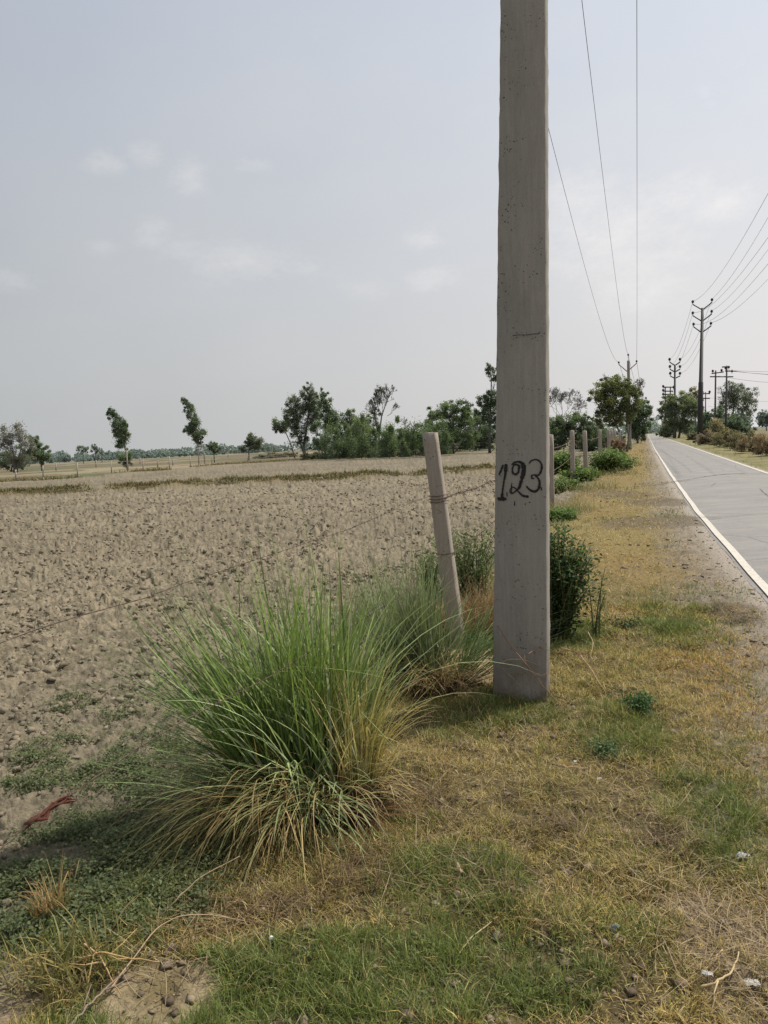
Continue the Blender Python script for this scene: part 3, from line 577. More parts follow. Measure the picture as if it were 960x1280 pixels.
for pts, wd in (([(305,190),(302,260),(296,330),(284,420),(272,500),(266,560),(262,600)],[10,14,10,9,11,14,16]), ([(278,200),(262,240),(245,285),(225,322)],[8,14,10,7]), ([(322,195),(318,260),(308,330),(300,380)],[6,9,6,4]),
  ([(205,603),(240,612),(280,612),(318,612)],[10,22,22,10]), ([(322,530),(325,580)],[5,6]),
  ([(378,205),(410,176),(460,165),(505,185),(525,235),(520,300),(505,360),(488,420),(470,475),(430,515),(385,545),(362,530),(365,492),(392,470),(425,485),(462,525),(515,572),(585,585)],[6,10,12,20,26,26,20,16,14,8,8,7,6,7,8,9,12,14]),
  ([(462,262),(470,225),(445,200),(408,205),(388,250),(395,300),(428,316),(458,295),(466,255)],[12,14,10,10,9,12,14,12,8]), ([(380,420),(377,480),(380,540)],[4,7,5]),
  ([(588,186),(622,150),(680,140),(728,172),(742,230),(728,290),(700,325),(655,322),(622,330),(625,362),(650,366)],[8,8,9,10,12,12,9,7,8,9,7]),
  ([(660,330),(700,365),(716,420),(706,480),(665,520),(615,512),(578,482),(556,455)],[7,10,14,15,15,12,12,7]), ([(735,470),(738,508)],[6,8]),
  ([(415,640),(414,690)],[5,6]), ([(545,665),(543,682)],[5,5]), ([(590,645),(600,660)],[6,6])):
    stroke(num, pts, wd)
M_paintk = surfmat('black_paint', base=(.022,.02,.019), rough=.8, nscale=300, namp=.6)
num.obj('painted_number', M_paintk, pole)
sc_ = MB()
pp = [onface(u,v,.008) for u,v in ((641,419.5),(650,418.5),(658,418.8),(666,417.5),(674,417),(675,414.5))]; sc_.tube(pp, .0016, 4, (.03,.022,.018)); 
sc_.obj('tie_wire', M_wire, pole)
# pole head (above the frame)
hd = MB(); AL = topp-NN*1.13+[0,0,-.75]; AR = topp+NN*.5+[0,0,-.1]; AC = topp-NN*.34+[0,0,.15]
for q in (AL,AR): hd.tube([topp+[0,0,-.75], q], .035, 4, (.07,.06,.055))
hd.tube([topp-[0,0,.2], AC], .02, 6, (.07,.06,.055)); hd.obj('crossarm', M_steel, pole)
for q in (AL,AR,AC): ii = MB(); cyl_ins(ii, q); ii.obj('insulator', M_steel, pole)
# pole B and the next ones of this line
def line_pole(bu, bv, ins, joint, label, w0, w1, extra_h=0):
    b0 = np.array([*G(bu,bv)[:2],0]); Y = b0[1]; j = P(*joint,Y); r_ = thing('utility_pole', label, 'utility pole', b0, 'utility poles on the verge')
    I = [P(*q,Y) for q in ins]; tp = np.array([I[1][0],Y,I[1][2]-.45*Y/92]); k = Y/92
    pillar('shaft', M_conc, b0-[0,0,.2], tp, w0, w1, w0*.6, w1*.7, r_, .01, .004, .5)
    a = MB(); [a.tube([j, q-[0,0,.0]], .05*k, 4, (.06,.05,.045)) for q in (I[0],I[2])]; a.tube([tp-[0,0,.1], I[1]], .03*k, 5, (.06,.05,.045)); a.obj('crossarm', M_steel, r_)
    for q in I: ii = MB(); cyl_ins(ii, q-[0,0,.02], 1.3*k); ii.obj('insulator', M_steel, r_)
    return [q+[0,0,.3*k] for q in I]
IB = line_pole(787,558,[(773.5,455.5),(785.3,446),(795.8,454)],(784,464.5),'concrete power pole with V shaped arms rising behind the verge trees',.42,.28)
ID = line_pole(805,551,[(799.5,502),(803.5,496),(807.5,500)],(803.3,503),'farthest small power pole above the left verge trees',.36,.26)
WC = (.035,.033,.035)
def wire(name, a, b2, sag, label, cat='cable', rad=.006, group='overhead wires', grow=.00016):
    n = 40; q = np.linspace(0,1,n)[:,None]; a, b2 = np.array(a,float), np.array(b2,float); p = a+(b2-a)*q; p[:,2] -= 4*sag*(q[:,0]*(1-q[:,0]))
    mb = MB(); mb.tube(p, np.maximum(rad, np.linalg.norm(p,axis=1)*grow), 4, WC); return tag(mb.obj(name, M_steel), label, cat, group)
wire('overhead_wire', AL+[0,0,.25], IB[0], 1.6, 'left wire from the numbered pole, partly hidden by it', rad=.005)
wire('overhead_wire', AC+[0,0,.25], IB[1], 1.6, 'middle wire from the numbered pole to the next pole top', rad=.005)
wire('overhead_wire', AR+[0,0,.25], IB[2], 1.3, 'right wire from the numbered pole, dropping straight down the picture', rad=.005)
for i, nm in enumerate(('left','middle','right')): wire('overhead_wire', IB[i], ID[i], 1.5, nm+' wire running on beyond the second concrete pole', rad=.006)
# ------------------------------------------------------------------ steel line on the right
SC = (.03,.028,.03)
def steel_pole(b0, Y, joints, left, right, label, r0, r1, footing=True):
    r_ = thing('steel_pole', label, 'power pole', b0, 'tubular steel power poles right of the road')
    J = [P(*q,Y) for q in joints]; top = J[0]; a = MB(); a.tube([b0-[0,0,.3], b0+(top-b0)*.45, b0+(top-b0)*.452, top+(top-b0)/np.linalg.norm(top-b0)*.25], [r0,r0*.9,r0*.75,r1], 8, SC); a.obj('shaft', M_steel, r_)
    I = []
    for j, l, rr in zip(J,left,right):
        for q in (l,rr):
            e = P(*q,Y); m_ = MB(); k = Y/100; m_.tube([j, e-[0,0,.25*k]], .075*k, 4, SC); m_.obj('arm', M_steel, r_)
            ii = MB(); cyl_ins(ii, e-[0,0,.28*k], 1.9*k, SC); ii.obj('insulator', M_steel, r_); I.append(e+[0,0,.15*k])
    if footing: f = MB(); f.tube([b0-[0,0,.2], b0+[0,0,.75], b0+[0,0,.85]], [.5,.45,.3], 10, (.3,.25,.24)); f.obj('footing', M_clod, r_)
    return I
bC = np.array([*G(874.5,551)[:2],0]); YC = bC[1]
IC = steel_pole(bC, YC, [(878,387.5),(877.6,401.8),(877.2,416)], [(866,378),(866,392),(867,406)], [(890,375.5),(889.6,390),(888.7,405)], 'tall dark steel power pole with three pairs of upswept arms', .36,.17)
bD = P(843.6,548,172.); bD[2] = 0
ID2 = steel_pole(bD, 172., [(843.6,457),(843.6,465),(843.6,473)], [(837,450),(837.4,459),(837.8,467.5)], [(850,450),(850,459),(850,467.5)], 'second steel power pole with three pairs of arms above the road trees', .36,.2, False)
bE = bC-np.array([.3267,.9451,0])*76
def span_to_edge(a, u, v, off, label):
    # wire from a through the photo point (u,v), ending on the next support of the same line nearer the viewer
    e = bE+NN*off; h = e-a; h[2] = 0
    d = ray(u,v); A = np.array([[h[0],-d[0]],[h[1],-d[1]]]); f, t = np.linalg.solve(A, -a[:2]); z = H+d[2]*t
    c2 = 1.1; slope = (z-a[2]+c2*4*f*(1-f))/f; return wire('overhead_wire', a, (e[0],e[1],a[2]+slope), c2, label, rad=.01, grow=.00018)
for i, (a, uv, off, lb) in enumerate(zip(IC, [(960,242),(960,272),(960,297),(960,312),(960,330),(960,349)], (-1.3,1.3,-1.3,1.3,-1.3,1.3), ('top left','top right','middle left','middle right','bottom left','bottom right'))):
    span_to_edge(a, *uv, off, lb+' wire of the tall steel pole, sweeping up to the right')
for i, lb in enumerate(('top left','top right','middle left','middle right','bottom left','bottom right')): wire('overhead_wire', IC[i], ID2[i], 1.6, lb+' wire between the two steel poles', rad=.01, grow=.00013)
# pole structures of the side line
def h_frame(name, label, legs, beams, ins, Y, r=.13, by=549, ww=None):
    b0 = P(legs[0][0],by,Y); r_ = thing(name, label, 'power pole', (b0[0],b0[1],0))
    for (u0,v0,u1) in legs:
        a = MB(); tp = P(u0,v0,Y); bb = P(u1,by,Y); bb[2] = -.2; a.tube([bb,tp], [r,r*.75], 6, (.06,.05,.05)); a.obj('shaft', M_steel, r_)
    for (ua,va,ub,vb) in beams: a = MB(); a.tube([P(ua,va,Y)-[0,.15,0],P(ub,vb,Y)-[0,.15,0]], .10*Y/130, 4, SC); a.obj('crossarm', M_steel, r_)
    for (u,v_) in ins: ii = MB(); cyl_ins(ii, P(u,v_,Y), 2.2*Y/130, SC); ii.obj('insulator', M_steel, r_)
h_frame('double_pole','double pole structure with crossarms standing over the right hand bushes', [(894.6,463,893.5),(908.5,457,907)], [(889,467,904,465),(887,471,916,471),(902,459,911,458),(906,464,920,464)], [(891,467),(902,466),(907,463),(911,462),(915,467)], 125., .16)
h_frame('double_pole','small distant double pole frame behind the right verge trees', [(831.5,484,831.5),(838,483,838)], [(829,484,843,484),(829,489,841,489),(829,493,841,493)], [(829,486),(829,491),(829,496),(842,487)], 200., .2, 546)
h_frame('cross_pole','slim pole with two short crossarms left of the double pole structure', [(882,490,882),(878.3,491,878.5)], [(877,492,887,492),(878,498,887,498)], [(878,493),(887,493)], 160., .13)
for i,(a,b2,v1,lb) in enumerate(((911,463,466,'top'),(916,464,469,'upper middle'),(920,464,465,'middle'),(905,471,473.5,'lower middle'))):
    wire('overhead_wire', P(a,b2,125.), P(1060,v1-3,128.), .25+.25*i, lb+' wire leaving the double pole structure to the right', rad=.012, grow=.00016)
for v0,v1,lb in ((497,500,'upper'),(508,510,'lower')): wire('overhead_wire', P(885,v0,160.), P(1060,v1,162.), .6, lb+' faint distant wire right of the feathery tree', rad=.006, grow=.00009)
# ------------------------------------------------------------------ near fence
lp = G(572,806); Yl = lp[1]; ltop = P(537.5,541,Yl)
pt = thing('fence_post','leaning square concrete fence post nearest the camera, tied with rusty wire','fence post', lp, 'concrete fence posts along the verge')
pillar('shaft', M_post, lp+(lp-ltop)*.12, ltop, 0.112,.098,.105,.09, pt, .006,.0012,.08)
axl = (lp-ltop)/np.linalg.norm(lp-ltop)
def postpt(f, dn=0, dd=0): return ltop+(lp-ltop)*f+NN*dn+ND*dd
for f in (.29,.305,.318,.56):
    wr = MB(); wr.tube([postpt(f,-.058,-.054),postpt(f+.004,0,-.058),postpt(f-.004,.062,-.054),postpt(f,.062,.05),postpt(f,-.058,.05),postpt(f,-.058,-.054)], .0026, 4, (.09,.05,.035)); wr.obj('tie_wire', M_wire, pt)
NPOST = [(688.5,632,543.5,.15,'second fence post, half hidden by the right side of the pole'),(716,602,538,.15,'left one of two close fence posts in the green shrubs'),(733,600,538.5,.145,'right one of two close fence posts, leaning in the shrubs'),
         (750.5,585,537,.15,'fence post behind the bright leafy shrub'),(761.5,583,537,.15,'first of three crowded fence posts by the dry vines'),(765.5,578,538,.15,'second of three crowded fence posts by the dry vines'),(769,575,538,.15,'third of three crowded fence posts by the dry vines'),(775.5,569,541,.14,'last visible fence post before the verge tree')]
posts = [(lp,ltop)]
for u,v_,vt,w_,lab in NPOST:
    b0 = G(u,v_); tp = P(u-(1 if w_ != .145 else 2.5), vt, b0[1])
    o = pillar('fence_post', M_post, b0-[0,0,.2], tp, w_,w_*.92,w_*.8,w_*.75, None, .015,.002,.25); tag(o, lab, 'fence post', 'concrete fence posts along the verge'); posts.append((b0,tp))
prev = np.array([-1.25,.55,0.]); prevt = prev+[0,0,1.48]
RUST = (.13,.095,.07)
def barbed(pts, rad, label, step=.16, scale=1.0, twist=True):
    pts = np.array(pts,float); seg = np.concatenate([[0],np.cumsum(np.linalg.norm(np.diff(pts,axis=0),axis=1))]); n = int(seg[-1]/.04)+2
    tt = np.linspace(0,seg[-1],n); p = np.stack([np.interp(tt,seg,pts[:,i]) for i in range(3)],1)
    mb = MB(); ph = tt*60
    off = np.stack([np.cos(ph)*0, np.cos(ph), np.sin(ph)],1)*rad*1.1
    mb.tube(p+off, rad, 4, RUST); mb.tube(p-off, rad, 4, (.07,.045,.035))
    root = mb
    for s0 in np.arange(step/2, seg[-1], step):
        c = np.array([np.interp(s0,seg,pts[:,i]) for i in range(3)])
        for _ in range(4):
            d = rdir(1)[0]*random.uniform(.014,.03)*scale; mb.tube([c+rdir(1)[0]*.002, c+d], [rad*.9,rad*.4], 3, RUST)
    return mb
def sagline(a, b2, sag, n=24):
    q = np.linspace(0,1,n)[:,None]; p = a+(b2-a)*q; p[:,2] -= 4*sag*(q[:,0]*(1-q[:,0])); p[:,2] += .006*np.sin(q[:,0]*40); return p
# strands toward the left (nearer) post
def vplane(u, v_):                       # photo point on the vertical plane of the fence run
    a, b2 = prev[:2], lp[:2]; h = b2-a; d = ray(u,v_); A = np.array([[h[0],-d[0]],[h[1],-d[1]]]); f, t = np.linalg.solve(A, -a); return np.array([d[0]*t,d[1]*t,H+d[2]*t])
st1 = [vplane(u,v_) for u,v_ in ((-60,822),(0,804),(48,786),(95,771),(180,748),(232,728),(300,706),(370,683),(440,660),(500,634),(545,617))]
barb1 = barbed(st1, .0009, '', .15, 1.7); tag(barb1.obj('barbed_wire', M_wire), 'upper barbed wire strand with barbs crossing in front of the ploughed field', 'barbed wire', 'barbed wire strands')
st2 = [vplane(u,v_) for u,v_ in ((-60,1110),(0,1062),(30,1035),(110,978),(180,930),(240,895),(330,850),(430,790),(500,745),(553,690))]
tag(barbed(st2, .0013, '', .14, 1.5).obj('barbed_wire', M_wire), 'lower rusty barbed wire strand dipping into the big grass clump', 'barbed wire', 'barbed wire strands')
st3 = sagline(postpt(.3,.06,-.03), np.array(posts[1][1])-[0,0,.25], .10); tag(barbed(st3, .003, '', .2, 1.8).obj('barbed_wire', M_wire), 'rusty barbed strand from the leaning post to behind the pole', 'barbed wire', 'barbed wire strands')
st4 = sagline(postpt(.56,.06,-.03), np.array(posts[1][1])-[0,0,.75], .06); tag(barbed(st4, .003, '', .2, 1.6).obj('barbed_wire', M_wire), 'lower barbed strand between the leaning post and the second post', 'barbed wire', 'barbed wire strands')
for i in range(1,len(posts)-1):
    a, b2 = posts[i][1], posts[i+1][1]
    for dz, lb in ((.3,'upper'),(.8,'lower')):
        mb = MB(); mb.tube(sagline(a-[0,0,dz], b2-[0,0,dz], .05), .007, 4, RUST); tag(mb.obj('fence_wire', M_wire), '%s fence wire leaving %s' % (lb, NPOST[i-1][4].split(',')[0]), 'fence wire')
# red rag wound round the lower strand
rg = MB(); rp = np.array([vplane(u,v_) for u,v_ in ((33,1034),(42,1026),(52,1021),(62,1012),(73,1003),(84,999),(90,1001))]); 
for k in range(11): rg.tube(rp+rng.normal(0,.0045,rp.shape), np.array([.0015,.0035,.004,.0045,.004,.003,.001])*random.uniform(.5,1.0), 6, (.055+.04*random.random(),.028,.018))
tag(rg.obj('red_rag', M_any), 'torn dull dark red rag wound around the lower barbed wire', 'rag')
vn = MB()
for i in range(22):                        # dry tendrils on the strand behind the pole
    k = random.randrange(len(st3)//2); p0 = st3[k]; q = [p0]; 
    for _ in range(5): q.append(q[-1]+np.array([random.gauss(0,.04),random.gauss(0,.04),random.gauss(-.004,.02)]))
    vn.tube(q, .0022, 3, (.16,.09,.06))
tag(vn.obj('dry_vine', M_bark), 'dry brown tendrils tangled on the wire beside the pole', 'vine')
# ------------------------------------------------------------------ far fence across the field
ff = thing('wire_fence','long post and wire fence along the far edge of the ploughed field','fence', fw[7])
tops = {20:587,54:582,97:578,139.5:576,159:563,179:574.5,212:570,238:569,265:569,310:568,385:563,431:560,484:557,592:550,660:548}
fa = []
for (u,v_), g0 in zip(fence_pts, fw):
    tp = P(u-.5, tops[u], g0[1]); mb = MB(); w_ = .06 if u not in (20,216,431,484) else .09
    cc = (.34,.30,.25) if u not in (385,) else (.2,.17,.13)
    mb.tube([g0-[0,0,.1], tp], [w_*1.1,w_*.85], 4, cc); mb.obj('post', M_clod, ff); fa.append((g0,tp))
for fr in (.15,.45,.75):
    mb = MB(); mb.tube([b2+(t2-b2)*(1-fr)*min(1,1.4/(t2[2]-b2[2])*1.0) for b2,t2 in fa], .022, 3, (.30,.27,.24)); mb.obj('wire', M_clod, ff)
f2 = thing('wire_fence','fainter second wire fence behind the tall windblown trees','fence', G(60,590,FZ))
f2p = [(70,592,579),(120,588,575),(175,583,572),(197,587,574.5),(216,585,573.5),(256,578,566),(285,575,565),(327,574,567),(340,570.5,563)]
tp2 = []
for u,v_,vt in f2p:
    g0 = G(u,v_-3,FZ); tp = P(u,vt,g0[1]); mb = MB(); mb.tube([g0,tp], .09, 4, (.33,.29,.25)); mb.obj('post', M_clod, f2); tp2.append(tp)
mb = MB(); mb.tube([np.array([t[0],t[1],t[2]-.25]) for t in tp2], .022, 3, (.3,.27,.24)); mb.obj('wire', M_clod, f2)
# ------------------------------------------------------------------ trees
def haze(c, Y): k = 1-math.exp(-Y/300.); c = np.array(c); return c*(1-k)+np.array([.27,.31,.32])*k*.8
def tree(name, label, cat, bu, bv, lobes, trunks, n, leaf, ca, cb_, Y=None, group=None, bark=(.10,.08,.06), bare=None, sub=9, sparse=.30, crown=True, depth=.9, z0=0.0, limbs=True):
    if Y is None: b0 = G(bu,bv,z0); Y = b0[1]
    else: b0 = P(bu,bv,Y)
    b0[2] = z0; px = Y/F; root = thing(name, label, cat, b0, group); tb = MB(); bark = haze(bark,Y)
    tw = []
    for tr in trunks:
        pts = np.array([P(u,v_,Y+dy) for u,v_,w_,dy in [(q+(0,))[:4] if len(q)==3 else q for q in tr]]); pts[0,2] = min(pts[0,2], z0-.1); ws = [q[2]*px/2 for q in tr]
        tb.tube(pts, ws, 6, bark); tw.append(pts)
    cen = [(P(u,v_,Y)+np.array([0,random.uniform(-.4,.4)*ru*px,0]), ru*px*1.16, rv*px*1.14) for u,v_,ru,rv in lobes]
    if limbs and tw:
        for c,ra,rb in cen:
            allp = np.concatenate(tw); lo = allp[allp[:,2] < c[2]+.01]
            s0 = lo[np.argmin(np.linalg.norm(lo-c,axis=1))] if len(lo) else tw[0][0]
            midp = (s0+c)/2+[random.uniform(-.2,.2)*ra, random.uniform(-.2,.2)*ra, -.1*rb]
            tb.tube([s0,midp,c], np.array([.9,.6,.3])*max(ws[-1],.25*px), 5, bark)
            for _ in range(5): e = c+rdir(1)[0]*[ra,ra*depth,rb]*.85; tb.tube([midp,(midp+e)/2+rdir(1)[0]*ra*.1,e], np.array([.5,.3,.12])*max(ws[-1],.25*px), 3, bark)
    if bare:                                   # bare recursive twigs
        def grow(p, d, ln, r_, k):
            q = [p]; 
            for _ in range(3): d = d+rdir(1)[0]*.22+np.array([0,0,.04]); d /= np.linalg.norm(d); q.append(q[-1]+d*ln/3)
            tb.tube(q, np.maximum(np.linspace(r_,r_*.6,4),.16*px), 3, bark, cap=False)
            if k: 
                for _ in range(random.choice((2,3,3))): nd_ = d+rdir(1)[0]*.75; nd_[2] += .1; grow(q[-1] if random.random()<.7 else q[2], nd_/np.linalg.norm(nd_), ln*random.uniform(.62,.85), r_*.6, k-1)
        for (u,v_,du,dv,ln,k) in bare:
            d = np.array([du,random.uniform(-.4,.4),-dv]); grow(P(u,v_,Y), d/np.linalg.norm(d), ln*px*.5, .4*px, k)
    if len(tb.v): tb.obj('trunk', M_bark, root)
    if crown and lobes:
        vol = np.array([ra*rb for _,ra,rb in cen]); vol = vol/vol.sum(); lf = MB()
        for (c,ra,rb), f in zip(cen, vol):
            k = max(4,int(sub*1.5*random.uniform(.8,1.3))); m_ = int(3.6*n*f/k)+1
            for kk_ in range(k):
                d = rdir(1)[0]; fr_ = kk_%3 == 0; d *= random.uniform(.95,1.28) if fr_ else random.uniform(.1,1.0)**.5; sc = c+d*[ra,ra*depth,rb]*.92; rs = (.7 if fr_ else 1.2)*sparse*random.uniform(.6,1.25)*np.array([ra,ra*depth,rb]).clip(.3*min(ra,rb))
                q = rng.normal(0,.55,(m_,3)); Pq = sc+q*rs; Pq[:,2] = np.maximum(Pq[:,2], z0+.1)
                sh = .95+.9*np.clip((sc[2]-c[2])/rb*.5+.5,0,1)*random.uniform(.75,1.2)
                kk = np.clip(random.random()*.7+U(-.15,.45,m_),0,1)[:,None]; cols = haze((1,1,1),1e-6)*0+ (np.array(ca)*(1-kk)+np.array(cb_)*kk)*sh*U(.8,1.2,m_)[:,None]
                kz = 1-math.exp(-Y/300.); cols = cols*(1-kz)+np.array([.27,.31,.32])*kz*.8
                nr_ = rdir(m_); nr_[:,2] += .35; nr_ /= np.linalg.norm(nr_,axis=1)[:,None]
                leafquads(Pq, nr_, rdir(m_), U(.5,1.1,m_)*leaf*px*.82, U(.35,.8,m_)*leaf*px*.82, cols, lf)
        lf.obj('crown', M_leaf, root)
    return root
TD, TM, TL = (.058,.085,.035), (.12,.17,.052), (.21,.25,.08)
BR = (.12,.10,.075)
# far left
tree('broad_tree','half bare pinkish brown tree at the far left edge of the field','tree',18,590,[(5,548,15,16),(22,545,14,14),(32,556,10,10),(-12,556,14,18),(14,568,14,12),(30,574,9,9)],[[(18,590,3),(18,575,2.4),(16,560,1.6)],[(21,590,2.4),(24,570,1.8),(28,555,1)]],2600,2.3,(.10,.085,.07),(.16,.14,.11),bare=[(16,566,-.3,-1,14,4),(20,566,.2,-1,14,4),(24,560,.6,-1,10,4),(10,566,-.8,-.8,12,4)],sub=12)
tree('bushy_tree','low dark bush at the foot of the half bare tree on the left','tree',12,589,[(18,574,16,12),(30,578,8,8),(5,578,10,9)],[[(14,589,2),(16,576,1.4)]],1800,2.4,TD,TM)
tree('round_tree','small dark green tree with one thin trunk, leaning left','tree',52,588,[(44,556,7,9),(50,565,11,9),(55,572,8,7),(41,569,6,7)],[[(53,588,2.6),(51,577,2),(46,562,1.2)]],2200,2.3,TD,TM)
tree('distant_tree','left one of two tiny distant trees standing side by side','tree',104,577,[(101,561,4,4),(106,562,4,5)],[[(104.5,580,1.2),(104,563,.7)]],350,1.8,TD,TM,Y=300,limbs=False)
tree('distant_tree','right one of two tiny distant trees standing side by side','tree',119,577,[(116,560,4,4),(120,561.5,4,5)],[[(119.5,580,1.2),(119,562,.7)]],350,1.8,TD,TM,Y=300,limbs=False)
tree('distant_tree','tiny spindly distant tree right of the pair','tree',127,576,[(126,564,2.2,4)],[[(127.5,578,1),(127,563,.6)]],120,1.6,TD,TM,Y=300,limbs=False)
tree('windblown_tree','left one of two tall thin trees bent left by the wind','tree',159,587,[(140.5,517,4.5,5),(144,525,6,7),(149,535,7.5,8),(151,546,8,7.5),(153,555,5.5,5),(155,535,4,9)],[[(160,588,2),(158,565,1.5),(153,545,1.1),(142,518,.6)]],3200,2.2,(.04,.07,.03),(.11,.15,.06),sub=8,sparse=.4,bark=(.32,.27,.23))
tree('bushy_tree','small round bush at the foot of the left windblown tree','tree',159,586,[(159,570,8,7),(157,577,7,6)],[[(159,587,2),(159,572,1)]],1200,2.2,TD,TM)
tree('windblown_tree','right one of two tall thin trees bent left by the wind, taller','tree',249,580,[(231,502,3.5,5),(235,510,5,6),(240,521,7,8),(243,532,8.5,8),(247,541,8.5,7),(246,549,6,5),(236,537,5,5)],[[(248.5,580,1.6),(248,562,1.3),(246,545,1.1),(231,503,.5)],[(256,579,1.4),(254,562,1.1),(250,545,.8)]],3200,2.2,(.04,.07,.03),(.12,.16,.06),sub=8,sparse=.38,bark=(.38,.30,.27))
tree('round_tree','small dark round tree right of the taller windblown tree','tree',267.5,576,[(264,557,5,4.5),(269,560,5,5)],[[(268,576,1.6),(267,563,1)]],900,2.1,TD,TM,Y=125)
tree('round_tree','pale round tree on a short trunk standing alone in the field','tree',311,574,[(312,549,7,6),(320,552,8,7),(322,558,8,5),(314,556,6,5),(303,561,4,4)],[[(311,575,2),(311,562,1.5),(313,554,.9)]],2000,2.2,(.06,.075,.035),(.14,.15,.07),Y=140)
# middle group
tree('leaning_tree','thin crooked tree leaning left at the edge of the tree group','tree',368,572,[(344,530,5,8),(352,533,7,7),(359,526,5,5)],[[(369,574,2.2),(364,556,1.7),(356,538,1.3),(346,530,.8)]],1300,2.4,TM,(.11,.13,.06),sub=7,sparse=.35)
tree('broad_tree','largest dark tree in the middle group beyond the field','tree',381,573,[(388,488,7,8),(372,507,11,12),(384,505,13,13),(366,522,11,12),(382,527,15,16),(395,520,11,15),(374,545,10,10),(392,500,8,9)],[[(381,575,5),(380,556,4),(384,530,2.4),(387,500,1.2)],[(382,570,3),(372,545,2),(366,522,1.2)]],5200,2.4,TD,(.10,.115,.05),sub=12,sparse=.27)
tree('broad_tree','dark green tree with two pointed tops beside the largest one','tree',407,573,[(404,493,6,7),(409,503,7,10),(412,518,11,14),(408,540,14,15),(424,535,10,13),(400,553,10,9),(430,548,8,11),(418,555,12,9)],[[(407,575,4),(406,552,3),(409,520,1.8),(406,498,.8)],[(414,573,3),(418,545,1.6)]],5200,2.4,TD,TM,sub=12,sparse=.29)
tree('bushy_tree','dense green bushy tree left of the bare topped tree','tree',450,571,[(446,532,9,8),(455,545,14,13),(442,550,11,11),(462,558,13,9),(448,562,14,7)],[[(450,573,3),(450,555,2)]],4600,2.5,TD,TL,sub=12)
tree('bare_tree','half bare tree with feathery twigs rising over the bushes','tree',474,571,[(471,497,5,8),(466,508,6,8),(476,487,6,5),(468,522,7,9)],[[(474,573,3),(474,545,2.4),(477,520,1.8),(484,500,1.1),(492,484,.6)],[(475,535,2),(468,515,1.2),(464,500,.7)]],1000,2.0,(.06,.065,.04),(.13,.13,.08),bare=[(478,520,.2,-1,20,5),(480,510,.7,-1,17,5),(476,515,-.5,-1,17,5),(484,500,.6,-.9,14,5),(470,520,-.6,-.8,14,4),(477,505,0,-1,14,5),(484,520,1,-.5,15,5)],sub=8,limbs=False,bark=(.12,.10,.08))
tree('bushy_tree','light green bushes right of the half bare tree','tree',500,570,[(492,547,12,10),(508,545,12,8),(500,557,14,9),(520,553,12,9),(484,560,12,8),(524,562,12,7)],[[(500,571,2.4),(502,555,1.6)]],5000,2.5,TM,(.13,.19,.055),sub=13,bare=[(505,540,.2,-1,14,4),(515,542,.5,-1,12,4)])
tree('broad_tree','broad bright green tree between the leaning post and the pole','tree',566,566,[(555,512,14,9),(572,508,14,9),(548,522,12,10),(565,525,17,13),(584,525,12,13),(556,543,18,13),(580,545,16,13)],[[(566,568,4),(566,545,3),(562,522,2)]],6800,2.5,TD,(.14,.20,.055),sub=13,sparse=.26)
tree('bushy_tree','dark thicket under the broad bright green tree','tree',575,565,[(550,553,14,10),(575,555,18,9),(600,550,14,12),(535,557,10,8),(610,545,12,14)],[[(575,566,3),(575,555,2)]],5200,2.5,(.03,.045,.022),TM,sub=12,Y=118)
tree('broad_tree','tall tree with a narrow knobbly top at the left edge of the pole','tree',610,565,[(613,462,6,7),(618,474,7,6),(606,500,9,8),(617,497,10,9),(604,515,8,10),(618,520,13,15),(636,505,12,14),(640,530,14,16)],[[(612,567,4),(612,530,3),(614,500,2),(614,470,1)]],6000,2.5,TD,(.08,.12,.045),sub=11,sparse=.3)
tree('bushy_tree','mid green tree filling the gap right of the two pointed tree','tree',440,572,[(436,522,9,9),(446,536,12,12),(432,545,9,14),(455,528,8,8)],[[(440,573,2.4),(440,545,1.6)]],3000,2.2,TD,(.12,.17,.05),sub=9,Y=112)
tree('bushy_tree','rounded tree standing between the light green bushes and the broad tree','tree',531,570,[(522,541,9,8),(535,536,10,9),(545,545,10,12),(530,553,14,9)],[[(531,571,2.4),(532,548,1.6)]],3600,2.2,TD,(.13,.19,.055),sub=9,Y=116)
tree('bushy_tree','dark leafy tree between the broad tree and the tall knobbly one','tree',594,566,[(592,522,9,10),(598,540,12,14),(586,548,12,12),(604,552,12,10)],[[(594,567,2.6),(595,540,1.6)]],3600,2.3,TD,TM,sub=9,Y=120)
